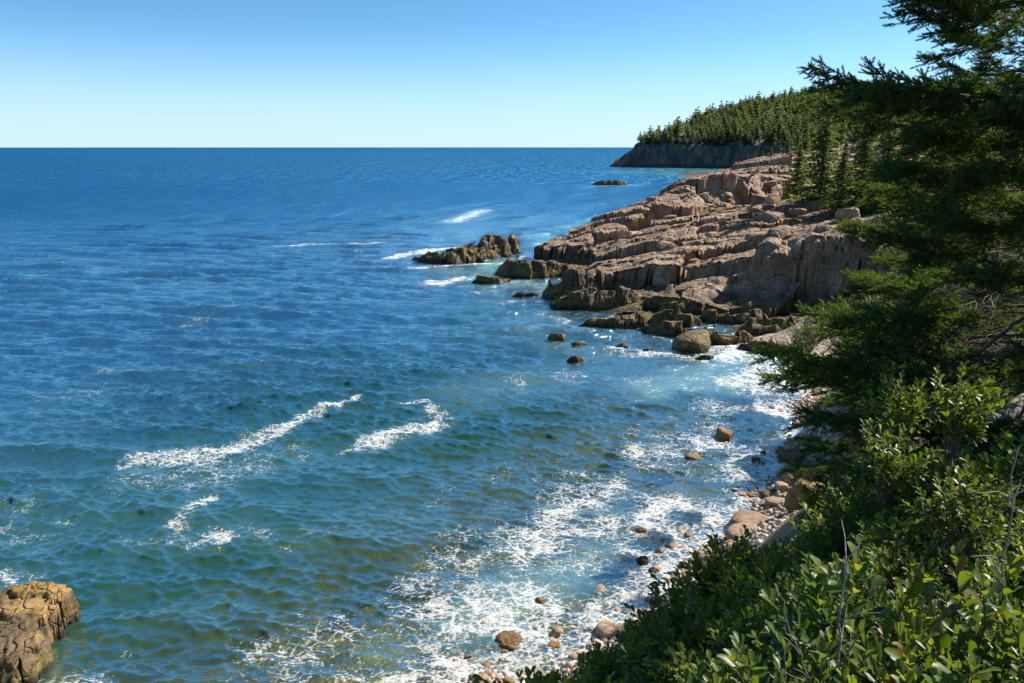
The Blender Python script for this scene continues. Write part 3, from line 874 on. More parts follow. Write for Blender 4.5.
# the ochre rock at the lower left corner
def corner_rock():
    res = 0.05
    X, Y = np.meshgrid(np.arange(-21.0, -12.2, res), np.arange(15.5, 25.5, res))
    a, b = P(-10, 690), P(76, 620)
    rgt = -14.75 + 0.35 * fbm(Y * 0.7, 3.0, 1.0, 4) - 0.10 * (Y - 21.5)
    fr = 19.25 + 0.30 * fbm(X * 0.8, 6.0, 2.0, 4) - 0.06 * (X + 16)
    bk = 23.6 + 0.3 * fbm(X * 0.6, 2.0, 5.0, 4) + 0.05 * (X + 16)
    w1 = fbm(X * 0.5, Y * 0.5, 2.2, 3)
    f1, f2, idd, cx, cy = voronoi(X * 0.7 + 0.5 * w1, Y * 1.1 + 0.4 * w1, 5)
    top = 1.05 + 0.05 * (X + 16) + 0.13 * (Y - 21) + 0.14 * (idd - 0.5)
    k = sstep(0.0, 0.55, rgt - X + 0.4 * (idd - .5)) * sstep(-0.9, 0.35, Y - fr + 0.5 * (idd - .5)) * sstep(0.0, 0.5, bk - Y)
    Z = -2.0 + (top + 2.0) * k - 0.03 * np.exp(-((f2 - f1) / 0.05) ** 2)
    # bedding planes of the top run obliquely
    st = (X * 0.6 + Y * 0.9 + 0.25 * w1) * 2.4
    Z = Z + 0.07 * (st - np.floor(st)) * sstep(1.0, 1.5, Z)
    Z = Z + 0.10 * fbm(X * 1.6, Y * 1.6, Z * 1.6, 5)
    dx = 0.16 * fbm(X * 2.2, Y * 2.2, Z * 2.2, 4); dy = 0.16 * fbm(X * 2.2 + 40, Y * 2.2, Z * 2.2, 4)
    me = mesh_np('ochre_rock', np.stack([X + dx, Y + dy, Z], -1).reshape(-1, 3), grid_faces(*X.shape), True)
    tag(link('ochre_rock', me, M_GOLD), 'big ochre rock with weed hung side rising from the sea at the bottom left', 'rock')
corner_rock()

# beach boulders, placed where the photograph shows them: (px, py of centre, size m, height ratio, material, label)
def put_stone(name, px, py, w_, hr, mat, lab, seed, cat='boulder', group=None, sub=3, zoff=None, **kw):
    # stand on the beach below that pixel
    z = 0.0
    for _ in range(12):
        q = P(px, py, z); z = float(h_near(np.array([q[0]]), np.array([q[1]]))[0]) * 0.5 + z * 0.5
    z = max(z, -0.35)
    q = P(px, py, z + w_ * hr * 0.3)
    o = link(name, stone_mesh(name, seed, (w_, w_ * 0.85, w_ * hr), sub, **kw), mat, None, (q[0], q[1], max(z + w_ * hr * 0.3, w_ * hr * 0.10)))
    o.rotation_euler = (0, 0, (seed * 1.7) % 3)
    return tag(o, lab, cat, group)
put_stone('beach_boulder', 808, 499, 1.75, 0.92, M_MOSS, 'big mossy olive brown boulder, largest on the beach beside the spruce', 101, sub=4, planes=10, power=8, rough=0.09)
put_stone('beach_boulder', 752, 523, 1.75, 0.42, M_STONE, 'flat pinkish boulder, broadest slab of the beach above the shrubs', 102, sub=4, power=6)
put_stone('beach_boulder', 740, 534, 1.55, 0.36, M_STONE, 'flat brown slab leaning on the broad pinkish slab', 103, power=6)
put_stone('beach_boulder', 776, 503, 0.95, 0.45, M_STONE, 'grey brown flat stone touching the mossy boulder on its left', 104)
put_stone('beach_boulder', 781, 488, 0.62, 0.8, M_STONE, 'pointed grey stone standing behind the flat stone', 105, planes=6, power=14)
put_stone('beach_boulder', 792, 479, 0.8, 0.8, M_STONE, 'angular brown boulder behind the mossy boulder', 106, planes=6, power=14)
put_stone('beach_boulder', 766, 494, 0.5, 0.7, M_WETSTONE, 'small ochre stone left of the pointed grey stone', 107)
put_stone('beach_boulder', 815, 472, 1.1, 0.6, M_STONE, 'brown boulder half hidden by the lowest spruce bough', 108)
put_stone('beach_boulder', 790, 456, 1.35, 0.4, M_WETSTONE, 'long dark wet slab at the waterline far up the beach', 109)
put_stone('beach_boulder', 724, 439, 0.95, 0.75, M_WETSTONE, 'weedy brown rock standing alone in the shallows', 110, planes=7, power=10, rough=0.12)
put_stone('beach_boulder', 691, 463, 0.75, 0.6, M_WETSTONE, 'small dark rock in the foam left of the beach', 111, rough=0.12)
put_stone('beach_boulder', 755, 465, 0.55, 0.6, M_WETSTONE, 'small wet brown stone midway between shallows rock and beach', 112)
put_stone('beach_boulder', 641, 537, 0.5, 0.6, M_WETSTONE, 'olive stone alone in the white wash', 113)
put_stone('beach_boulder', 642, 568, 0.55, 0.55, M_GOLD, 'smooth golden stone, uppermost of the pair in the wash', 114, power=4)
put_stone('beach_boulder', 653, 578, 0.48, 0.5, M_GOLD, 'smooth golden stone, lower one of the pair in the wash', 115, power=4)
put_stone('beach_boulder', 541, 608, 0.45, 0.6, M_WETSTONE, 'single ochre stone in the breaking wash above the grey stones', 116, power=4)
put_stone('beach_boulder', 607, 630, 0.9, 0.5, M_STONE, 'large pale pinkish stone next to the shrub tips', 117, power=5)
put_stone('beach_boulder', 508, 649, 0.9, 0.42, M_WETSTONE, 'long barnacled dark brown stone at the lower edge of the wash', 118, sub=4, rough=0.16)
put_stone('beach_boulder', 533, 655, 0.42, 0.5, M_WETSTONE, 'ochre stone directly right of the barnacled stone', 119, power=4)
put_stone('beach_boulder', 554, 653, 0.52, 0.55, M_WETSTONE, 'dark rounded stone right of the ochre stone', 120, power=4)
put_stone('beach_boulder', 557, 638, 0.46, 0.5, M_STONE, 'grey smooth oval stone above the dark rounded stone', 121, power=4)
put_stone('beach_boulder', 482, 680, 0.5, 0.7, M_STONE, 'brown stone cut by the bottom edge left of the shrubs', 122, power=4)
put_stone('beach_boulder', 592, 605, 0.34, 0.6, M_WETSTONE, 'small brown stone in the wash above the pale stone', 123, power=4)
put_stone('beach_boulder', 668, 618, 0.6, 0.6, M_STONE, 'reddish stone at the edge of the shrubs beside the pale stone', 124, power=5)
put_stone('beach_boulder', 600, 672, 0.8, 0.5, M_STONE, 'sandy brown stone behind the shrub shoots at the bottom', 125, power=5)
# dark rocks under the surface
GS = 'dark rocks under the shallow water'
for k, (px, py, w_) in enumerate(((412, 583, 1.9), (378, 566, 2.2), (440, 600, 1.4), (250, 608, 1.6), (520, 505, 2.0), (560, 470, 2.2), (600, 480, 1.8), (470, 520, 1.8), (660, 470, 1.6), (620, 450, 1.8), (690, 430, 1.6), (345, 600, 1.2), (480, 585, 1.2), (575, 525, 1.4), (640, 500, 1.3))):
    q = P(px, py, -0.3)
    h = float(h_near(np.array([q[0]]), np.array([q[1]]))[0])
    ht = max(0.5, -0.10 - h + 0.25)
    o = link('submerged_rock', stone_mesh('submerged_rock', 140 + k, (w_, w_ * 0.8, ht * 1.3), 3, rough=0.12), M_WEEDROCK, None, (q[0], q[1], -0.30 - ht * 0.65))
    tag(o, '%s dark rock under water, %s' % ('broad' if w_ > 1.7 else 'small', ('near the bottom wash' if py > 590 else 'in green shallows left of the wash') if px < 450 else ('beside the foaming stones' if py > 500 else ('in mid cove' if px < 610 else 'near the rock in the shallows'))), 'rock', GS)
# many stones strewn along the wash
protos = []
for k in range(8):
    protos.append((stone_mesh('beach_stone', 200 + k, (1, 0.8, (0.45, 0.6, 0.7)[k % 3]), 3, 8, 4.5, 0.05), (M_STONE, M_WETSTONE, M_STONE, M_STONE)[k % 4]))
rs = np.random.RandomState(21)
wl = np.array([P(a, b) for a, b in ((470, 690), (560, 650), (630, 600), (690, 540), (740, 490), (775, 445), (785, 400), (800, 368))])
cnt = 0
pebV, pebF, off = [], [], 0
bd, bf = ico(1)
while cnt < 280:
    i = rs.randint(0, len(wl) - 1); t = rs.rand()
    c = wl[i] * (1 - t) + wl[i + 1] * t
    d = wl[i + 1] - wl[i]; nrm = np.array((d[1], -d[0])) / np.hypot(d[0], d[1])
    off_ = rs.normal(0.2, 1.6)
    x, y = c[0] + nrm[0] * off_, c[1] + nrm[1] * off_
    h = float(h_near(np.array([x]), np.array([y]))[0])
    if h < -0.42 or h > 1.6 or (h < -0.1 and rs.rand() < .5): continue
    sz = float(np.clip(rs.lognormal(-1.45, 0.42), 0.12, 0.6))
    me, mt = protos[rs.randint(0, 8)]
    o = link('beach_stone', me, mt, None, (x, y, max(h + sz * 0.12, -0.02 + sz * 0.05)))
    o.scale = (sz, sz * rs.uniform(0.8, 1.1), sz * rs.uniform(0.8, 1.1)); o.rotation_euler = (rs.normal(0, .15), rs.normal(0, .15), rs.rand() * 6.28)
    px_, py_ = [float(v[0]) for v in project(np.array([x]), np.array([y]), np.array([h]))]
    where = 'by the shrub tips' if py_ > 600 else ('below the flat slabs' if py_ > 540 else ('around the flat slabs' if py_ > 505 else ('around the mossy boulder' if py_ > 465 else 'under the spruce tips')))
    tag(o, '%s %s%s stone %s' % ('fist sized' if sz < .2 else ('melon sized' if sz < .32 else 'hefty'), 'wet ochre ' if mt is M_WETSTONE else 'dry pinkish ', 'flat' if me.name.endswith(('stone', '.003', '.006')) else 'round', where), 'stone', 'stones strewn along the beach')
    cnt += 1
for k in range(12000):
    i = rs.randint(0, len(wl) - 1); t = rs.rand()
    c = wl[i] * (1 - t) + wl[i + 1] * t
    d = wl[i + 1] - wl[i]; nrm = np.array((d[1], -d[0])) / np.hypot(d[0], d[1])
    o_ = rs.uniform(-2.6, 4.0)
    pebV.append((c[0] + nrm[0] * o_, c[1] + nrm[1] * o_, 0.03 + 0.15 * rs.rand() ** 2))
pebV = np.array(pebV)
ph = h_near(pebV[:, 0], pebV[:, 1])
ok = (ph > -0.32) & (ph < 2.2)
pebV, ph = pebV[ok], ph[ok]
m_ = len(pebV)
sc = pebV[:, 2][:, None] * rs.uniform(0.6, 1.2, (m_, 3))
vv = bd[None] * sc[:, None, :] + np.stack([pebV[:, 0], pebV[:, 1], ph + 0.01], -1)[:, None, :]
ff = bf[None] + (np.arange(m_) * len(bd))[:, None, None]
me = mesh_np('pebbles', vv.reshape(-1, 3), ff.reshape(-1, 3), True)
def pebble_mat():
    m, n, out = new_mat('pebbles')
    g = N(n, 'ShaderNodeNewGeometry')
    b = N(n, 'ShaderNodeBsdfPrincipled')
    n.links.new(ramp(n, [(0, (0.12, 0.085, 0.06)), (0.45, (0.34, 0.25, 0.18)), (0.8, (0.5, 0.4, 0.32)), (1, (0.62, 0.56, 0.5))], g.outputs['Random Per Island']), b.inputs['Base Color'])
    b.inputs['Roughness'].default_value = 0.6
    n.links.new(b.outputs[0], out.inputs[0])
    return m
tag(link('pebbles', me, pebble_mat()), kind='stuff', label='small pebbles of pink and grey shingle along the beach', cat='pebbles')
# loose blocks on the headland
GB = 'loose granite blocks on the headland'
bm_ = [stone_mesh('granite_block', 300 + k, (1, 0.8, 0.65), 3, 7, 22, 0.03, False) for k in range(5)]
for k in range(34):
    px, py = rs.uniform(650, 860), rs.uniform(182, 250)
    # find the surface along the pixel's ray
    dx, dy, dz = _dir(px, py)
    tt = np.linspace(75, 150, 300); xx, yy = dx * tt / dy, tt; zz = CAM_H + dz * tt / dy
    hh = h_head(xx, yy)
    hit = np.argmax(hh > zz)
    if not hh[hit] > zz[hit]: continue
    s_ = float(np.clip(rs.lognormal(0.15, 0.45), 0.6, 3.2))
    o = link('granite_block', bm_[k % 5], M_GRANITE, None, (xx[hit], yy[hit] + s_ * 0.4, hh[hit] + s_ * 0.12))
    o.scale = (s_ * 1.3, s_, s_ * rs.uniform(.7, 1.1)); o.rotation_euler = (rs.normal(0, .1), rs.normal(0, .1), rs.normal(0.4, .4))
    where = ('near the group of people' if px < 745 else 'under the standing person') if py < 200 else (('on the middle terraces' if px < 740 else 'on the pale slabs below the tall spruce') if py < 232 else ('left above the dark wall' if px < 740 else 'on the brink of the dark wall'))
    tag(o, '%s loose granite block %s' % ('small' if s_ < 1 else ('large' if s_ > 1.5 else 'middling'), where), 'boulder', GB)
# ------------------------------------------------------------------ trees
M_BARK = plain_material('spruce_bark', (0.05, 0.038, 0.03), (0.16, 0.125, 0.10), 6.0, 0.9, (1, 1, 0.3), 0.02)
M_TWIG = plain_material('dead_twig', (0.10, 0.085, 0.07), (0.26, 0.22, 0.19), 12.0, 0.9)
M_FAR_NEEDLE = leaf_material('far_spruce', [(0, (0.07, 0.095, 0.058)), (0.5, (0.125, 0.155, 0.088)), (0.8, (0.18, 0.20, 0.11)), (1, (0.23, 0.22, 0.13))], 0.44, 0.7, 0.2, objv=0.4)  # paler, muted grey-green: distance haze put into the needle colour
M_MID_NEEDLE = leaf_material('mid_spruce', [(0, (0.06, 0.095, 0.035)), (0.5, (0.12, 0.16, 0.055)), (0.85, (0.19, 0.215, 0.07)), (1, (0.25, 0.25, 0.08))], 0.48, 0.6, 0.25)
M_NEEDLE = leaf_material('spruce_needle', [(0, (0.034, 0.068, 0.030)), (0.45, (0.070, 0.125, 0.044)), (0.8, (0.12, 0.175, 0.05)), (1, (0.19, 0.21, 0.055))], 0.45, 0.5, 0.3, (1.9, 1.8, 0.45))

def tube(path, radii, nseg=6):
    """tapered tube along a polyline -> verts, quads"""
    path = np.asarray(path, float); radii = np.asarray(radii, float)
    t = np.gradient(path, axis=0); t /= np.linalg.norm(t, axis=1)[:, None] + 1e-9
    ref = np.where(np.abs(t[:, 2:3]) > 0.9, np.array([[1., 0, 0]]), np.array([[0, 0, 1.]]))
    a = np.cross(t, ref); a /= np.linalg.norm(a, axis=1)[:, None] + 1e-9
    b = np.cross(t, a)
    th = np.linspace(0, 2 * math.pi, nseg, endpoint=False)
    v = path[:, None] + radii[:, None, None] * (a[:, None] * np.cos(th)[None, :, None] + b[:, None] * np.sin(th)[None, :, None])
    i = np.arange(len(path) * nseg).reshape(len(path), nseg)
    f = np.stack([i[:-1], np.roll(i[:-1], -1, 1), np.roll(i[1:], -1, 1), i[1:]], -1).reshape(-1, 4)
    return v.reshape(-1, 3), f

class Acc:
    """collects vertex / face arrays for one mesh"""
    def __init__(s): s.v, s.f, s.r, s.n = [], [], [], 0
    def add(s, v, f, r=None):
        s.v.append(v); s.f.append(f + s.n); s.n += len(v)
        s.r.append(np.full(len(v), 0.5) if r is None else r)
    def mesh(s, name, smooth=True):
        me = mesh_np(name, np.concatenate(s.v), s.f, smooth)
        attr(me, 'rnd', np.concatenate(s.r))
        return me

def frames(dirs, rolls):
    """orthonormal frames with x along dirs, rolled"""
    d = dirs / (np.linalg.norm(dirs, axis=1)[:, None] + 1e-9)
    ref = np.where(np.abs(d[:, 2:3]) > 0.93, np.array([[1., 0, 0]]), np.array([[0, 0, 1.]]))
    y = np.cross(ref, d); y /= np.linalg.norm(y, axis=1)[:, None] + 1e-9
    z = np.cross(d, y)
    c, s_ = np.cos(rolls)[:, None], np.sin(rolls)[:, None]
    return d, y * c + z * s_, -y * s_ + z * c

def place(tv, tf, pos, dirs, rolls, scale, rnd):
    X, Y, Z = frames(dirs, rolls)
    sc = np.asarray(scale)
    if sc.ndim == 1: sc = np.stack([sc, sc, sc], -1)
    v = (tv[None, :, 0:1] * (X * sc[:, 0:1])[:, None] + tv[None, :, 1:2] * (Y * sc[:, 1:2])[:, None] + tv[None, :, 2:3] * (Z * sc[:, 2:3])[:, None]) + pos[:, None]
    f = tf[None] + (np.arange(len(pos)) * len(tv))[:, None, None]
    return v.reshape(-1, 3), f.reshape(-1, tf.shape[1]), np.repeat(rnd, len(tv))

# a ragged flat spray (for trees seen from afar): three overlapping jagged triangles
SPRAY_V = np.array([(0, 0, 0), (.45, .26, .02), (1, .02, -.04), (.5, -.24, .03), (.15, .02, .02), (.75, .30, -.03), (.2, -.02, .0), (.8, -.27, -.02), (.3, 0.0, .12), (.85, .03, .10), (.5, .06, .20)], float)
SPRAY_F = np.array([(0, 1, 3), (1, 2, 3), (0, 4, 5), (0, 7, 6), (8, 9, 10)])

def spruce_meshes(H, R, whorls, nb, sub, seed, spray=0.35, top=0.0, clear=0.06, ragged=0.35):
    rs = np.random.RandomState(seed)
    pos, dirs, sc, rn = [], [], [], []
    for k in range(whorls):
        z = H * (clear + (1 - clear - 0.02) * (k + rs.uniform(-.3, .3)) / whorls)
        z = max(z, 0.02 * H)
        frac = 1 - z / H
        for b in range(nb if frac > 0.15 else max(3, nb // 2)):
            az = rs.rand() * 6.283
            L = (R * frac ** 0.85 + 0.03 * H * (0.3 + frac)) * rs.uniform(1 - ragged * 1.3, 1.08)
            dr = math.radians(rs.normal(-16 + 36 * (0.3 - frac) * (frac < 0.3), 10))
            ca, sa = math.cos(az), math.sin(az)
            for q in range(sub):
                s_ = (q + 0.4 + rs.rand() * 0.6) / sub
                lift = s_ * s_ * 0.10 * L
                side = rs.normal(0, 0.13) * L * (1.1 - s_)
                p = np.array((ca * L * s_ - sa * side, sa * L * s_ + ca * side, z + math.sin(dr) * L * s_ + lift + rs.normal(0, 0.02) * H / 16))
                yaw = az + rs.normal(0, 0.55)
                pos.append(p - 0.35 * spray * np.array((ca, sa, 0)))
                dirs.append((math.cos(yaw), math.sin(yaw), math.sin(dr) + rs.normal(0, 0.25)))
                sc.append(spray * rs.uniform(0.65, 1.3) * (0.55 + 0.6 * frac))
                rn.append(np.clip(rs.normal(0.42, 0.22), 0, 1))
    # leader
    for q in range(5):
        pos.append(np.array((0, 0, H * (0.93 + 0.012 * q)))); dirs.append((rs.normal(0, .3), rs.normal(0, .3), 1)); sc.append(spray * .7); rn.append(.5)
    A = Acc()
    A.add(*place(SPRAY_V, SPRAY_F, np.array(pos), np.array(dirs), rs.normal(0, 0.7, len(pos)), np.array(sc), np.array(rn)))
    crown = A.mesh('crown', False)
    zz = np.linspace(-0.5, H * 0.97, 7)
    tv, tf = tube(np.stack([np.zeros(7), np.zeros(7), zz], -1), np.linspace(H * 0.017, H * 0.002, 7), 6)
    trunk = mesh_np('trunk', tv, tf, True)
    return crown, trunk

def spruce(label, loc, meshes, mat, group=None, name='spruce_tree', scale=1.0, rz=0.0, sxy=1.0):
    o = empty(name, loc, label, 'tree', group, rz)
    o.scale = (scale * sxy, scale * sxy, scale)
    link('crown', meshes[0], mat, o)
    link('trunk', meshes[1], M_BARK, o)
    return o

rs = np.random.RandomState(5)
# ---- the wood on the far point: the 290 trees that show largest are things, the rest one mass
farm = [spruce_meshes(10.0, (2.3, 3.0, 2.6, 3.3)[k], 10, 7, 2, 400 + k, 2.1, ragged=0.5) for k in range(4)]
cand = []
rr = np.random.RandomState(17)
XX = rr.uniform(95, 520, 60000); YY = rr.uniform(540, 1050, 60000)
HH = h_far(XX, YY)
e = 2.0
SL = np.hypot(h_far(XX + e, YY) - HH, h_far(XX, YY + e) - HH) / e
pxx, pyy = project(XX, YY, HH + 5)
okk = (HH > 17.5) & (SL < 1.2) & (pxx > 640) & (pxx < 900) & (pyy > 60) & (pyy < 150)
idx = np.where(okk)[0]
sel, gridd = [], {}
for i in idx:
    key = (int(XX[i] / 2.5), int(YY[i] / 2.5))
    if any((key[0] + a, key[1] + b) in gridd for a in (-1, 0, 1) for b in (-1, 0, 1)): continue
    gridd[key] = 1; sel.append(i)
    if len(sel) > 4200: break
sel = np.array(sel)
order = sel[np.argsort(YY[sel] + 60 * rr.rand(len(sel)))]
def far_h(i): return float(np.clip(rr.lognormal(-0.45, 0.38), 0.30, 1.35))
massP, massS = [], []
for n_, i in enumerate(order):
    if n_ < 290:
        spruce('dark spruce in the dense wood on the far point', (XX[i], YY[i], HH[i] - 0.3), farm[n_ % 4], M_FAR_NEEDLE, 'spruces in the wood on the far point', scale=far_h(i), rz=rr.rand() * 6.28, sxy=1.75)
    else:
        massP.append((XX[i], YY[i], HH[i] - 0.3)); massS.append(far_h(i))
if massP:
    A = Acc()
    for q in range(4):
        me = farm[q][0]
        tv = np.empty(len(me.vertices) * 3, np.float32); me.vertices.foreach_get('co', tv); tv = tv.reshape(-1, 3)
        tf = np.empty(len(me.loops), np.int32); me.loops.foreach_get('vertex_index', tf); tf = tf.reshape(-1, 3)
        rv = np.empty(len(me.vertices), np.float32); me.attributes['rnd'].data.foreach_get('value', rv)
        for p, s_ in list(zip(massP, massS))[q::4]:
            an = rr.rand() * 6.28; c_, s2 = math.cos(an), math.sin(an)
            v = tv @ np.array([[c_, s2, 0], [-s2, c_, 0], [0, 0, 1]]) * np.array((1.75, 1.75, 1)) * s_ + np.array(p)
            A.add(v, tf, np.clip(rv * .6 + rr.rand() * .4, 0, 1))
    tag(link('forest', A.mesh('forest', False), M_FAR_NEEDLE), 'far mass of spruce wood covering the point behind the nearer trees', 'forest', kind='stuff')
# ---- scrubby trees along the bluff between the points
midfar = [spruce_meshes(13.0, 2.6, 22, 8, 4, 430 + k, 1.1) for k in range(3)]
nb_ = 0
BLUFF = (778, 786, 795, 803, 770, 812, 762, 824, 838, 852, 868, 884, 900, 754, 747, 790, 806, 830)
ORD = 'one two three four five six seven eight nine ten eleven twelve thirteen fourteen fifteen sixteen seventeen eighteen nineteen'.split()
for px, py, Y, s_ in ((778, 168, 260, .75), (786, 170, 240, .9), (795, 171, 225, 1.0), (803, 170, 215, 1.05), (770, 168, 300, .7), (812, 172, 205, .9), (762, 167, 330, .6), (824, 172, 200, 1.1), (838, 172, 205, 1.2), (852, 172, 196, 1.1), (868, 172, 190, 1.2), (884, 174, 185, 1.2), (900, 174, 190, 1.3), (754, 166, 380, .65), (747, 166, 420, .6), (790, 168, 300, .9), (806, 168, 280, 1.0), (830, 170, 270, 1.1)):
    q = PY(px, py, Y)
    ordn = sum(1 for v in BLUFF if v < px)
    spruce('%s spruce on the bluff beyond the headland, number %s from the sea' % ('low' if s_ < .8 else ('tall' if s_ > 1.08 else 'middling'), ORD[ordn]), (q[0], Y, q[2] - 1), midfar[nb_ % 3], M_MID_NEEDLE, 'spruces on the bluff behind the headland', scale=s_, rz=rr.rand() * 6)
    nb_ += 1
# ---- spruces standing behind the headland rocks
midm = [spruce_meshes(16.0, 3.9, 42, 9, 9, 450 + k, 0.66, ragged=0.42) for k in range(3)]
GM = 'spruces at the landward edge of the headland'
for k, (px, pyb, pyt, Y, lab) in enumerate((
        (818, 208, 103, 103, 'tall pointed sunlit spruce standing clear at the back of the headland rocks'),
        (796, 200, 142, 118, 'slim shorter spruce left of the tall pointed one'),
        (839, 214, 140, 97, 'dark spruce directly right of the tall pointed one'),
        (858, 216, 118, 94, 'dark spruce half behind the near boughs, second right of the tall one'),
        (880, 219, 110, 91, 'dark spruce behind the near boughs, third right of the tall one'),
        (905, 224, 100, 87, 'shaded spruce deep behind the boughs, fourth right of the tall one'),
        (932, 229, 96, 83, 'shaded spruce deep behind the boughs, fifth right of the tall one'),
        (962, 234, 90, 79, 'shaded spruce deep behind the boughs, sixth right of the tall one'),
        (995, 242, 80, 74, 'shaded spruce deep behind the boughs at the right, seventh right of the tall one'),
        (846, 205, 160, 106, 'low bushy spruce between the tall one and its dark neighbours'),
        (870, 214, 165, 96, 'young low spruce at the edge of the granite, beneath the near boughs'))):
    b_, t_ = PY(px, pyb, Y), PY(px, pyt, Y)
    hgt = t_[2] - b_[2]
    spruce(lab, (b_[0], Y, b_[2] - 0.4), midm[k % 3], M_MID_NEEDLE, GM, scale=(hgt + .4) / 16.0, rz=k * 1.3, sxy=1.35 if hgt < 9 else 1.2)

def far_label(o):
    px, py = project(*[np.array([c]) for c in o.location])
    px, py = float(px[0]), float(py[0])
    hgt = 'tall' if o.scale[2] > .85 else ('mid sized' if o.scale[2] > .6 else 'short')
    top = np.interp(px, [645, 662, 680, 700, 740, 790, 840, 900], [140, 137, 125, 116, 105, 98, 95, 90])
    row = 'on skyline' if py < top + 8 else ('at cliff edge' if py > 136 else 'mid slope')
    seg = 'toward its tip' if px < 690 else ('over the dark cliff' if px < 750 else ('behind the people' if px < 800 else 'by the near boughs'))
    o['label'] = '%s spruce %s of far wood, %s' % (hgt, row, seg)
for o in list(COL.objects):
    if o.get('group') == 'spruces in the wood on the far point': far_label(o)

# ---- near spruce whose boughs hang in from the right
def twig_template(seed, n=46, L=1.0):
    rs = np.random.RandomState(seed)
    v, f = [], []
    for k in range(n):
        s_ = (k + rs.rand()) / n
        th = k * 2.4 + rs.normal(0, .3)
        if math.sin(th) < -0.55: th += math.pi          # few needles below
        d = np.array((0.62, 0.78 * math.cos(th), 0.78 * math.sin(th) + 0.15)); d /= np.linalg.norm(d)
        ln = 0.24 * rs.uniform(0.8, 1.2) * (1.0 if s_ < .9 else .75)
        p = np.array((s_ * L, 0, 0))
        wv = np.cross(d, rs.normal(size=3)); wv /= np.linalg.norm(wv); wv *= 0.034
        i = len(v); v += [p - wv, p + wv, p + d * ln]; f.append((i, i + 1, i + 2))
    return np.array(v), np.array(f)
TWIG = [twig_template(1), twig_template(2), twig_template(3)]

def bough(seed, L, drop, tipup, bare=0.3, dens=1.15, r0=0.035, tw=0.15):
    """one bough along local +X: returns (wood mesh, needle mesh)"""
    rs = np.random.RandomState(seed)
    W, A = Acc(), Acc()
    n = 18
    s_ = np.linspace(0, 1, n)
    path = np.stack([L * s_, L * 0.05 * np.sin(s_ * 5 + seed), L * (-drop * s_ ** 1.2 + tipup * s_ ** 3) + 0.02 * L * np.sin(s_ * 9 + seed * 2)], -1)
    W.add(*tube(path, r0 * (1 - s_ * 0.88), 6))
    pos, dirs, sc, rn = [], [], [], []
    def twigs_on(pth, start, step, size):
        seg = np.linalg.norm(np.diff(pth, axis=0), axis=1); cum = np.concatenate([[0], np.cumsum(seg)]); tot = cum[-1]
        d = start * tot
        sgn = 1
        while d < tot:
            p = np.array([np.interp(d, cum, pth[:, k]) for k in range(3)])
            i = min(np.searchsorted(cum, d), len(pth) - 1); i = max(i, 1)
            t = pth[i] - pth[i - 1]; t /= np.linalg.norm(t) + 1e-9
            side = np.cross(t, (0, 0, 1)); side /= np.linalg.norm(side) + 1e-9
            dd = t * 0.75 + side * sgn * rs.uniform(0.35, 0.85) + np.array((0, 0, rs.normal(0.06, 0.42)))
            pos.append(p); dirs.append(dd); sc.append(size * rs.uniform(.7, 1.35)); rn.append(np.clip(rs.normal(.40, .2), 0, 1))
            if rs.rand() < 0.5:
                pos.append(p); dirs.append(t + rs.normal(0, .25, 3)); sc.append(size * rs.uniform(.7, 1.2)); rn.append(np.clip(rs.normal(.40, .2), 0, 1))
            sgn = -sgn
            d += step * rs.uniform(.7, 1.3)
        pos.append(pth[-1]); dirs.append(pth[-1] - pth[-2]); sc.append(size * 1.1); rn.append(.6)
    nb = int(L / 0.085 * dens)
    for k in range(nb):
        q = 0.10 + 0.88 * (k + rs.rand() * .6) / nb
        p = np.array([np.interp(q, s_, path[:, c]) for c in range(3)])
        sgn = 1 if k % 2 else -1
        bl = L * 0.36 * (1 - q * 0.72) * rs.uniform(0.55, 1.1)
        an = sgn * math.radians(rs.uniform(38, 68))
        m_ = 7
        tt = np.linspace(0, 1, m_)
        bx = np.cos(an * (1 - 0.45 * tt)); by = np.sin(an * (1 - 0.45 * tt))
        st = np.stack([bx, by, rs.normal(-0.14, .26) * np.ones(m_) + 0.35 * (tt - 0.4) * rs.uniform(-.3, 1)], -1) * bl / (m_ - 1)
        bp = p + np.concatenate([[np.zeros(3)], np.cumsum(st[:-1], 0)])
        W.add(*tube(bp, r0 * 0.30 * (1 - tt * .8) * (1 - q * .5), 4))
        if q < bare:                                     # bare shaded inner shoots, only tufts at their ends
            if rs.rand() < .45: twigs_on(bp, .7, tw * .6, tw)
            continue
        twigs_on(bp, 0.12 if q > bare + .1 else .4, tw * 0.42, tw)
        # second-order sprays
        for j in range(int(bl / 0.13)):
            u = rs.uniform(.25, .9)
            p2 = np.array([np.interp(u, tt, bp[:, c]) for c in range(3)])
            a2 = an * .55 + rs.choice([-1, 1]) * math.radians(rs.uniform(30, 55))
            l2 = bl * 0.42 * (1 - u * .5) * rs.uniform(.6, 1.1)
            e2 = p2 + l2 * np.array((math.cos(a2), math.sin(a2), rs.normal(-.06, .35)))
            mid = (p2 + e2) / 2 + np.array((0, 0, -0.02))
            pp = np.array((p2, mid, e2))
            W.add(*tube(pp, r0 * 0.14 * np.array((1, .7, .3)), 3))
            twigs_on(pp, .1, tw * .45, tw * .9)
    twigs_on(path[-6:], 0.0, tw * .35, tw)
    pos, dirs, sc, rn = np.array(pos), np.array(dirs), np.array(sc), np.array(rn)
    ch = rs.randint(0, 3, len(pos))
    for c in range(3):
        k = ch == c
        if k.any():
            A.add(*place(TWIG[c][0], TWIG[c][1], pos[k], dirs[k], rs.normal(0, .5, k.sum()), sc[k], rn[k]))
    return W.mesh('branch', True), A.mesh('needles', False)

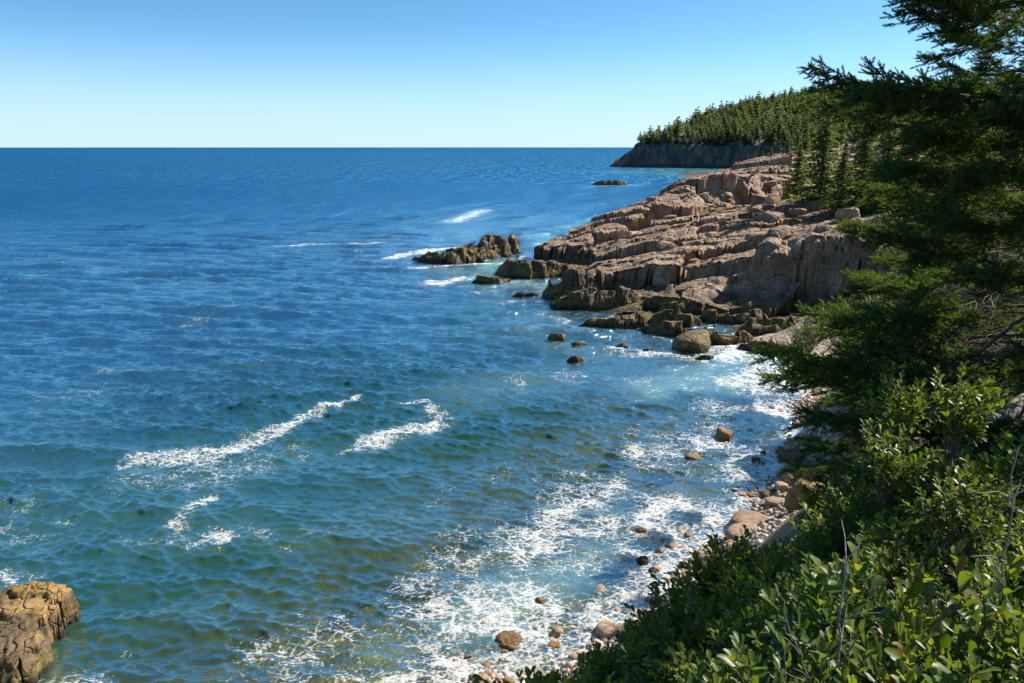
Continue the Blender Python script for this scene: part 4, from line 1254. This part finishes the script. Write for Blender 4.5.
def near_spruce(label, loc, boughs, H, r0, name='spruce_tree', seed=0, group=None):
    o = empty(name, loc, label, 'tree', group)
    zz = np.linspace(-0.6, H, 14)
    wob = np.stack([0.06 * np.sin(zz * .7 + seed), 0.06 * np.cos(zz * .9 + seed), zz], -1)
    tv, tf = tube(wob, r0 * (1 - 0.85 * np.linspace(0, 1, 14)), 14)
    me = mesh_np('trunk', tv, tf, True)
    link('trunk', me, M_BARK, o)
    for z, az, pit, (wm, nm), bs in boughs:
        b = link('branch', wm, M_BARK, o, (0.06 * math.sin(z * .7 + seed), 0.06 * math.cos(z * .9 + seed), z))
        b.rotation_euler = (0, -math.radians(pit), math.radians(az)); b.scale = (bs,) * 3
        link('needles', nm, M_NEEDLE, b)
    return o

BV = {}
def bv(kind, k, L):
    key = (kind, k)
    if key not in BV:
        BV[key] = bough(500 + k * 7 + len(BV), 4.0, {'low': .20, 'mid': .10, 'top': -.02}[kind], {'low': .12, 'mid': .12, 'top': .10}[kind], {'low': .36, 'mid': .3, 'top': .26}[kind])
    return BV[key]
TX, TY = 7.2, 9.6
TZ = float(h_near(np.array([TX]), np.array([TY]))[0])
rb = np.random.RandomState(31)
bl = []
NBG = 60
for k in range(NBG):
    z = 0.6 + (8.6 - 0.6) * k / NBG
    kind = 'low' if z < 2.6 else ('mid' if z < 5 else 'top')
    az = 180 + (-62 + 150 * ((k * 0.618) % 1.0))            # towards the sea and along the bank
    bl.append((z, az, rb.normal({'low': -4, 'mid': 2, 'top': 14}[kind], 4), bv(kind, k % 3, 4), rb.uniform(.85, 1.0) * np.interp(z, [0, 1.0, 1.9, 2.8, 3.9, 4.5, 6, 9], [1.05, 1.05, .86, .70, .66, .90, .98, .62])))
near_spruce('big dark spruce overhanging from the right with long drooping boughs', (TX, TY, TZ), bl, 11.0, 0.24, seed=1)
bl = []
for k in range(30):
    z = 0.8 + 9 * k / 30
    kind = 'low' if z < 2.6 else ('mid' if z < 5 else 'top')
    az = 180 + (-80 + 160 * ((k * 0.618) % 1.0))
    bl.append((z, az, rb.normal({'low': -4, 'mid': 0, 'top': 8}[kind], 4), bv(kind, (k + 1) % 3, 4), rb.uniform(.85, 1.0) * np.interp(z, [0, 2.5, 9], [1.0, .95, .55])))
TX3, TY3 = 12.6, 19.5
near_spruce('third spruce standing between the overhanging spruce and the one behind', (TX3, TY3, float(h_near(np.array([TX3]), np.array([TY3]))[0])), [b for q, b in enumerate(bl)] , 11.0, 0.22, seed=3)
YX, YY2 = 8.3, 15.5
yz = float(h_near(np.array([YX]), np.array([YY2]))[0])
ytop = PY(880, 432, YY2)[2]
near_spruce('young spruce leaning over the beach behind the broad leaved shrubs', (YX, YY2, yz), [((ytop - yz) * (0.08 + 0.9 * k / 26), 180 + 360 * ((k * .618) % 1.0), rb.normal(0, 5), bv('low' if k < 9 else 'mid', k % 3, 4), (0.46 * (1 - k / 26) + .10)) for k in range(26)], ytop - yz + .1, 0.08, seed=5)
bl = [(z, az + 40, pt, m_, sc_) for z, az, pt, m_, sc_ in bl]
TX2, TY2 = 19.5, 25.5
near_spruce('second dark spruce on the bank close behind the overhanging one', (TX2, TY2, float(h_near(np.array([TX2]), np.array([TY2]))[0])), bl, 12.0, 0.26, seed=2)
# ------------------------------------------------------------------ shrubs on the bank
LEAFR = [(0, (0.032, 0.072, 0.024)), (0.36, (0.066, 0.128, 0.032)), (0.66, (0.125, 0.185, 0.036)), (0.86, (0.20, 0.215, 0.04)), (0.955, (0.16, 0.15, 0.03)), (1.0, (0.20, 0.07, 0.025))]
M_LEAF = leaf_material('bayberry_leaf', LEAFR, 0.44, 0.42, 0.35, (2.2, 2.0, 0.5))
M_LEAF2 = leaf_material('small_leaf', [(0, (0.03, 0.06, 0.022)), (0.5, (0.055, 0.095, 0.03)), (0.8, (0.09, 0.12, 0.035)), (1, (0.17, 0.10, 0.04))], 0.36, 0.45, 0.4, (2.0, 1.9, 0.5))
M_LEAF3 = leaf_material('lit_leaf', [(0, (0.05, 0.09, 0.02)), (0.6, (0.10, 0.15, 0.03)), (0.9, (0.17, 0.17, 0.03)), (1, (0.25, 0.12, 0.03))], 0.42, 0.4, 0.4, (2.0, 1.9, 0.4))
LEAF_V = np.array([(0, 0, 0), (.35, 0, -.03), (.72, 0, -.04), (1, 0, -.12), (.35, .16, .045), (.72, .25, .06), (.35, -.16, .045), (.72, -.25, .06), (.93, .15, -.02), (.93, -.15, -.02)], float)
LEAF_T = np.array([(0, 1, 4, 4), (1, 2, 5, 4), (2, 3, 8, 5), (0, 6, 1, 1), (1, 6, 7, 2), (2, 7, 9, 3)])
LEAF_T3 = np.array([(0, 1, 4), (0, 6, 1)]); LEAF_Q = np.array([(1, 2, 5, 4), (2, 3, 8, 5), (1, 6, 7, 2), (2, 7, 9, 3)])

def shrub_meshes(seed, R, H, shoots, leaf, per, spread=0.9):
    rs = np.random.RandomState(seed)
    W, A = Acc(), Acc()
    pos, dirs, sc, rn, ro = [], [], [], [], []
    for k in range(shoots):
        az = rs.rand() * 6.283; out = math.sqrt(rs.rand()) * spread
        tip = np.array((math.cos(az) * R * out, math.sin(az) * R * out, H * (1 - 0.45 * out ** 2) * rs.uniform(.75, 1.1)))
        b0 = np.array((math.cos(az) * R * .15 * rs.rand(), math.sin(az) * R * .15 * rs.rand(), -0.12))
        tt = np.linspace(0, 1, 7)[:, None]
        pth = b0 * (1 - tt) + tip * tt + np.array((0, 0, 1)) * (0.0 * tt) + rs.normal(0, .02, (7, 3)) * R
        pth[:, :2] *= (0.45 + 0.55 * tt)
        W.add(*tube(pth, np.linspace(.0075, .002, 7), 4))
        hue = rs.normal(0, .12)
        # side shoots
        ends = [pth]
        for j in range(rs.randint(1, 4)):
            u = rs.uniform(.4, .85); i = int(u * 6)
            e = pth[i] + rs.normal(0, 1, 3) * np.array((.13, .13, .06)) * (R / .5) + np.array((0, 0, .10)) * (H / .6)
            p2 = np.linspace(0, 1, 4)[:, None] * (e - pth[i]) + pth[i]
            W.add(*tube(p2, np.linspace(.004, .0015, 4), 3)); ends.append(p2)
        for pp in ends:
            nl = per if pp is pth else int(per * .6)
            ax = pp[-1] - pp[-3]; ax /= np.linalg.norm(ax) + 1e-9
            for q in range(nl):
                u = 1 - 0.62 * (q / nl) ** 1.25
                p = np.array([float(np.interp(u, np.linspace(0, 1, len(pp)), pp[:, c])) for c in range(3)])
                th = q * 2.4 + rs.normal(0, .3)
                ref = np.cross(ax, (1, 0.3, 0.2)); ref /= np.linalg.norm(ref); r2 = np.cross(ax, ref)
                opn = 0.55 + 0.75 * (q / nl)
                d = ax * math.cos(opn) + (ref * math.cos(th) + r2 * math.sin(th)) * math.sin(opn)
                pos.append(p); dirs.append(d + np.array((0, 0, .12))); sc.append(leaf * rs.uniform(.65, 1.2) * (.75 if q < 3 else 1)); rn.append(np.clip(rs.normal(.42, .22) + hue + (.15 if q < 3 else 0), 0, 1)); ro.append(rs.normal(0, .35))
    pos, dirs, sc, rn, ro = map(np.array, (pos, dirs, sc, rn, ro))
    pos, dirs = pos * 1.0, dirs * 1.0
    v, f3, r = place(LEAF_V, LEAF_T3, pos, dirs, ro, sc, rn)
    _, f4, _ = place(LEAF_V, LEAF_Q, pos, dirs, ro, sc, rn)
    me = mesh_np('leaves', v, [f3, f4], True); attr(me, 'rnd', r)
    return W.mesh('stems', True), me

M_STEM = plain_material('shrub_stem', (0.06, 0.042, 0.03), (0.17, 0.125, 0.09), 20.0, 0.85)
BAYB = [shrub_meshes(600 + k, .55, .62, 28, .082, 18) for k in range(4)]
SS = [shrub_meshes(620 + k, .50, .50, 38, .042, 24) for k in range(3)]
SL_ = [shrub_meshes(640 + k, .55, .80, 20, .088, 18) for k in range(3)]

def shrub(name, label, loc, meshes, mat, sc, rz, group=None, tilt=(0, 0)):
    o = empty(name, loc, label, 'shrub', group, rz)
    o.rotation_euler = (tilt[0], tilt[1], rz)
    o.scale = (sc,) * 3
    link('stems', meshes[0], M_STEM, o); link('leaves', meshes[1], mat, o)
    return o

def crest(px):
    return np.interp(px, [540, 590, 640, 690, 740, 790, 840, 880, 930, 1100], [690, 668, 628, 588, 562, 552, 520, 478, 450, 410])
rs = np.random.RandomState(77)
placed = []
YY_ = 2.2 + 16 * rs.rand(40000) ** 1.5; XX_ = rs.uniform(-0.8, 15.0, 40000)
ZZ_ = h_near(XX_, YY_)
for x, y, z in zip(XX_, YY_, ZZ_):
    if len(placed) >= 300: break
    if any((x - a) ** 2 + (y - b) ** 2 < (0.26 + 0.012 * y) ** 2 for a, b in placed): continue
    px, py = project(x, y, z + 0.45)
    if px < 520 or px > 1180 or py > 900: continue
    if py < crest(px) + 12: continue
    if math.hypot(x, y) < 1.5: continue
    placed.append((x, y))
    r = rs.rand()
    near = y < 6
    if r < (0.60 if px < 860 else .45):
        o = shrub('bayberry_shrub', 'glossy dark green bayberry shrub in the thicket on the bank', (x, y, z - .05), BAYB[len(placed) % 4], M_LEAF, rs.uniform(.75, 1.1), rs.rand() * 6.28, 'bayberry shrubs on the bank')
    elif r < 0.80:
        o = shrub('huckleberry_shrub', 'fine leaved low green shrub among the bayberries', (x, y, z - .05), SS[len(placed) % 3], M_LEAF2, rs.uniform(.8, 1.15), rs.rand() * 6.28, 'fine leaved shrubs on the bank')
    else:
        o = shrub('alder_shrub', 'taller shrub with big rounded leaves standing out of the thicket', (x, y, z - .05), SL_[len(placed) % 3], M_LEAF if rs.rand() < .6 else M_LEAF3, rs.uniform(.8, 1.35), rs.rand() * 6.28, 'big leaved shrubs on the bank')
# bushes clothing the steep face between the crest and the beach
nf = 0
faceP = []
YY_ = rs.uniform(9, 24, 12000); XX_ = rs.uniform(3, 18, 12000)
ZZ_ = h_near(XX_, YY_)
for x, y, z in zip(XX_, YY_, ZZ_):
    if nf >= 95: break
    px, py = project(x, y, z + .7)
    if z < 1.8 or px < 750 or px > 960 or py < np.interp(px, [750, 800, 832, 850, 880, 960], [556, 530, 514, 472, 446, 400]): continue
    if any((x - a) ** 2 + (y - b) ** 2 < .75 ** 2 for a, b in faceP): continue
    faceP.append((x, y)); nf += 1
    q = nf % 3
    shrub(('huckleberry_shrub', 'bayberry_shrub', 'huckleberry_shrub')[q], 'bush on the steep face between the crest and the beach', (x, y, z - .1), (SS[nf % 3], BAYB[nf % 4], SS[nf % 3])[q], (M_LEAF2, M_LEAF, M_LEAF3)[q], rs.uniform(1.2, 1.9), rs.rand() * 6, 'bushes on the steep face above the beach')
for o in list(COL.objects):
    g_ = o.get('group')
    if o.get('category') == 'shrub' and g_:
        px, py = [float(v[0]) for v in project(*[np.array([c]) for c in o.location])]
        zone = 'at the bottom edge' if py > 690 else ('on the lower crest' if px < 720 else ('amid the thicket' if py > 560 else ('below the mossy boulder' if px < 870 else 'near the driftwood')))
        deg = int((px - 520) / 55)
        side = ('far left', 'left end', 'left side', 'left of centre', 'centre', 'right of centre', 'right side', 'right end', 'far right')[max(0, min(deg, 8))]
        kind_ = {'bayberry_shrub': 'glossy bayberry shrub', 'huckleberry_shrub': 'fine leaved shrub', 'alder_shrub': 'tall big leaved shrub', 'low_bush': 'sunlit bush'}[o.name.split('.')[0]]
        o['label'] = '%s %s %s, %s' % ('very wide' if o.scale[0] > 1.25 else ('wide' if o.scale[0] > .95 else 'small'), kind_, zone, side)
# particular plants of the photograph
def at_ground(px, py, Y):
    q = PY(px, py, Y); return (q[0], Y, q[2])
for (px, py, Y, me, mt, sc, lab, nm) in (
        (888, 445, 4.6, SL_[0], M_LEAF3, .62, 'yellow green big leaved shrub below the driftwood and the lowest boughs', 'alder_shrub'),
        (958, 395, 4.2, SL_[1], M_LEAF, .60, 'dark upright shrub with a few broad leaves in front of the driftwood log', 'alder_shrub'),
        (905, 400, 5.2, SL_[2], M_LEAF, .62, 'round shrub of broad green leaves under the spruce boughs', 'alder_shrub'),
        (965, 500, 3.3, SL_[1], M_LEAF3, .55, 'bright yellow green leafy shoot catching the sun at the right', 'alder_shrub'),
        (1000, 660, 2.6, BAYB[1], M_LEAF3, .62, 'sunlit yellow green shrub in the bottom right corner', 'bayberry_shrub')):
    q = at_ground(px, py, Y)
    shrub(nm, lab, (q[0], q[1], q[2] - .55 * sc), me, mt, sc, px % 6, None)
# bright low bushes under the boughs, lit from behind
k = 0
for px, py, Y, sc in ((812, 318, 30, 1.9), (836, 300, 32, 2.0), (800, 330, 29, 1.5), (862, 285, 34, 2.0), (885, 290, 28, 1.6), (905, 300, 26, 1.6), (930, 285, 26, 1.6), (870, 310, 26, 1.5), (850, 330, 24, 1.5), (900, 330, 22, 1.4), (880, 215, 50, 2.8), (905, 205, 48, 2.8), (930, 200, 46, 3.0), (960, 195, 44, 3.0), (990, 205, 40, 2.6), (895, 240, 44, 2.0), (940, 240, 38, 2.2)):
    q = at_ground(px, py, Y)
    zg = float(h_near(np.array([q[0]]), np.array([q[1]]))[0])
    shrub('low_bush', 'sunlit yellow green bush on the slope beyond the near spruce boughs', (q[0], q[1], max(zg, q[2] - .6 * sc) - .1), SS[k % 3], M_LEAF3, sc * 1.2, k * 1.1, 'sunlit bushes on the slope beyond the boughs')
    k += 1
# ------------------------------------------------------------------ small things: driftwood, bare stems, people
M_DRIFT = plain_material('driftwood', (0.16, 0.14, 0.125), (0.42, 0.38, 0.34), 5.0, 0.9, (0.25, 3, 3), 0.02)
def stick(name, label, cat, path, radii, mat, forks=(), group=None, seg=8):
    A = Acc(); A.add(*tube(path, radii, seg))
    for p, r in forks: A.add(*tube(p, r, 5))
    return tag(link(name, A.mesh(name, True), mat), label, cat, group)
a, b = PY(955, 434, 7.6), PY(1060, 392, 8.6)
t = np.linspace(0, 1, 12)[:, None]
pth = a * (1 - t) + b * t + np.stack([0.03 * np.sin(t[:, 0] * 7), 0 * t[:, 0], 0.03 * np.cos(t[:, 0] * 9)], -1)
stick('driftwood_log', 'grey weathered log lying across the bank at the right edge', 'log', pth, 0.085 + 0.03 * t[:, 0] + .008 * np.sin(t[:, 0] * 20), M_DRIFT, seg=12)
a, b = PY(985, 420, 8.6), PY(1060, 400, 8.2)
pth = a * (1 - t) + b * t
stick('driftwood_log', 'thinner grey log lying just behind the weathered log', 'log', pth, 0.05 + 0.02 * t[:, 0], M_DRIFT)
def bare(label, px, pyb, pyt, Y, seed, r=.009, lean=0.0):
    rs = np.random.RandomState(seed)
    b0, t0 = PY(px, pyb, Y), PY(px + lean, pyt, Y)
    tt = np.linspace(0, 1, 9)[:, None]
    p = b0 * (1 - tt) + t0 * tt + rs.normal(0, .012, (9, 3))
    L = np.linalg.norm(t0 - b0)
    forks = []
    for k in range(7):
        i = rs.randint(2, 8); d = rs.normal(0, 1, 3) * np.array((.8, .5, .4)) + np.array((0, 0, .7)); d /= np.linalg.norm(d)
        l2 = L * rs.uniform(.15, .35); s4 = np.linspace(0, 1, 4)[:, None]
        forks.append((p[i] + s4 * d * l2 + rs.normal(0, .008, (4, 3)), np.linspace(r * .55, r * .2, 4)))
    stick('bare_shrub', label, 'dead shrub', p, np.linspace(r, r * .35, 9), M_DRIFT, forks, 'bare grey stems in the thicket', 6)
bare('bare grey forked stem standing out of the thicket at the bottom', 838, 720, 555, 2.7, 1, .008, 6)
bare('thin bare stem leaning left of the forked stem at the bottom', 815, 700, 610, 2.8, 2, .005, -30)
bare('thin bare twig bush on the crest above the beach', 770, 590, 545, 7.0, 3, .009, -60)
bare('bare reddish stem rising among the leaves at the right', 1003, 620, 450, 2.9, 4, .006, 10)
bare('bare stem with broken tip between the broad leaved shrubs', 950, 470, 400, 4.4, 5, .008, 14)

# ---- people on top of the headland
M_SKIN = plain_material('skin', (0.42, 0.26, 0.19), (0.48, 0.30, 0.22), 4.0, 0.6)
M_HAIR = plain_material('hair', (0.03, 0.02, 0.012), (0.07, 0.045, 0.03), 30.0, 0.7)
def cloth(name, c): return plain_material(name, tuple(x * .8 for x in c), c, 9.0, 0.9)
C_RED, C_WHITE, C_PINK, C_NAVY, C_KHAKI, C_BLUE = cloth('red_cloth', (.55, .05, .06)), cloth('white_cloth', (.78, .78, .76)), cloth('pink_cloth', (.65, .22, .20)), cloth('navy_cloth', (.02, .025, .05)), cloth('khaki_cloth', (.30, .24, .16)), cloth('pale_blue_cloth', (.45, .58, .72))

POSES = {
    'stand': dict(pelvis=(0, 0, .95), chest=(0, .02, 1.32), neck=(0, .02, 1.50), head=(0, 0, 1.68), sh=.19, hip=.095,
                  arms=[((-.27, .03, 1.15), (-.28, -.08, .92), (-.28, -.14, .84)), ((.29, .03, 1.15), (.22, -.18, 1.06), (.16, -.25, 1.08))],
                  legs=[((-.11, -.02, .50), (-.12, .03, .08), (-.12, -.14, .03)), ((.12, -.03, .50), (.14, .05, .08), (.15, -.12, .03))]),
    'sit': dict(pelvis=(0, 0, .16), chest=(0, .05, .52), neck=(0, .03, .70), head=(0, 0, .88), sh=.19, hip=.10,
                arms=[((-.28, -.05, .38), (-.20, -.30, .34), (-.15, -.38, .36)), ((.28, -.05, .38), (.20, -.30, .34), (.15, -.38, .36))],
                legs=[((-.14, -.42, .40), (-.12, -.66, .07), (-.12, -.82, .03)), ((.14, -.44, .36), (.16, -.74, .07), (.17, -.90, .03))]),
}
def skin_obj(name, verts, edges, rad, mat, parent, root=0, sub=1):
    me = bpy.data.meshes.new(name)
    me.from_pydata(verts, edges, [])
    o = link(name, me, mat, parent)
    sk = o.modifiers.new('skin', 'SKIN'); sk.use_smooth_shade = True
    for i, r in enumerate(rad):
        rr_ = r if isinstance(r, tuple) else (r, r)
        me.skin_vertices[0].data[i].radius = rr_
    me.skin_vertices[0].data[root].use_root = True
    ss = o.modifiers.new('sub', 'SUBSURF'); ss.levels = ss.render_levels = sub
    return o
def person(label, loc, pose, rz, top, pants, hair=M_HAIR):
    p = POSES[pose]
    e = empty('person', loc, label, 'person', 'people on the headland', rz)
    V = [p['pelvis'], p['chest'], p['neck'], p['head']]; E = [(0, 1), (1, 2), (2, 3)]; R_ = [(.13, .10), (.15, .10), .055, (.085, .10)]
    hx, hy, hz = p['head']
    V.append((hx, hy - .01, hz + .11)); E.append((3, 4)); R_.append(.07)
    V.append((hx, hy - .11, hz - .01)); E.append((3, 5)); R_.append(.018)                       # nose
    for s_, arm in zip((-1, 1), p['arms']):
        cx, cy, cz = p['chest']
        V.append((s_ * p['sh'], cy, cz + .10)); i = len(V) - 1; E.append((1, i)); R_.append(.06)
        for q, r in zip(arm, (.045, .035, .03)):
            V.append(q); E.append((i, len(V) - 1)); i = len(V) - 1; R_.append(r)
        hand = Vector(arm[2]); d = (hand - Vector(arm[1])).normalized()
        for f in range(5):                                                                       # fingers
            off = Vector(((f - 2) * .016, 0, 0)); q = hand + d * (.075 if f else .045) + off * (1 if f else 2.2)
            V.append(tuple(q)); E.append((i, len(V) - 1)); R_.append(.008)
    for s_, leg in zip((-1, 1), p['legs']):
        px, py, pz = p['pelvis']
        V.append((s_ * p['hip'], py, pz - .06)); i = len(V) - 1; E.append((0, i)); R_.append(.085)
        for q, r in zip(leg, (.060, .042, .035)):
            V.append(q); E.append((i, len(V) - 1)); i = len(V) - 1; R_.append(r)
    skin_obj('body', V, E, R_, M_SKIN, e)
    cx, cy, cz = p['chest']; bx, by, bz = p['pelvis']
    V = [(bx, by, bz + .06), (cx, cy, cz), (cx, cy, cz + .12)]; E = [(0, 1), (1, 2)]; R_ = [(.15, .12), (.175, .125), (.12, .09)]
    for s_, arm in zip((-1, 1), p['arms']):
        V.append((s_ * p['sh'], cy, cz + .10)); i = len(V) - 1; E.append((1, i)); R_.append(.075)
        m_ = tuple(np.array(arm[0])); V.append(m_); E.append((i, len(V) - 1)); R_.append(.058)
    skin_obj('shirt', V, E, R_, top, e)
    V = [(bx, by, bz + .02)]; E = []; R_ = [(.145, .12)]
    for s_, leg in zip((-1, 1), p['legs']):
        V.append((s_ * p['hip'], by, bz - .06)); i = len(V) - 1; E.append((0, i)); R_.append(.098)
        for q, r in zip(leg[:2], (.075, .055)):
            V.append(q); E.append((i, len(V) - 1)); i = len(V) - 1; R_.append(r)
    skin_obj('trousers', V, E, R_, pants, e)
    d, f = ico(2)
    v = d * (.098, .112, .10) + np.array((hx, hy + .025, hz + .065)); keep = (v[:, 1] > hy - .07) | (v[:, 2] > hz + .10)
    ff = f[keep[f].all(1)]
    link('hair', mesh_np('hair', v, ff, True), hair, e)
    return e
def on_head(px, py):
    dx, dy, dz = _dir(px, py)
    tt = np.linspace(90, 185, 900); xx, yy = dx * tt / dy, tt; zz = CAM_H + dz * tt / dy
    hh = h_head(xx, yy); hit = int(np.argmax(hh > zz))
    return (xx[hit], yy[hit], hh[hit] - 0.02)
for lab, px, py, pose, rz, top, pants in (
        ('standing person in white top and dark trousers, rightmost on the headland', 778, 176, 'stand', .4, C_WHITE, C_NAVY),
        ('person in pale blue top sitting at the far edge of the rocks', 758, 171, 'sit', 2.6, C_BLUE, C_KHAKI),
        ('person in dark red top sitting on a granite block', 751, 177, 'sit', .6, C_RED, C_NAVY),
        ('person in pink top sitting among the group on the rock shelf', 724, 183, 'sit', .2, C_PINK, C_KHAKI),
        ('person in white shirt sitting beside the pink one on the rock shelf', 715, 183, 'sit', -.5, C_WHITE, C_NAVY),
        ('person in red shirt sitting at the right of the group on the rock shelf', 730, 181, 'sit', .9, C_RED, C_KHAKI)):
    person(lab, on_head(px, py), pose, rz, top, pants)

# ---- where several neighbours still share a description, say which in the row from the left
seen_ = {}
for o in COL.objects:
    if o.get('label') and o.get('category'): seen_.setdefault(o['label'], []).append(o)
ORDN = 'leftmost second third fourth fifth sixth seventh eighth ninth tenth eleventh twelfth thirteenth fourteenth fifteenth sixteenth seventeenth eighteenth nineteenth twentieth'.split()
for t_, n_ in (('twenty', 20), ('thirty', 30), ('forty', 40), ('fifty', 50)):
    ORDN += [t_ + '-' + q for q in 'first second third fourth fifth sixth seventh eighth ninth tenth'.split()]
for lab_, os_ in seen_.items():
    if len(os_) < 2: continue
    os_.sort(key=lambda q: float(project(*[np.array([c]) for c in q.matrix_basis.translation])[0][0]))
    for i_, q in enumerate(os_):
        if i_ < len(ORDN): q['label'] = lab_ + (', leftmost' if i_ == 0 else ', %s from left' % ORDN[i_])
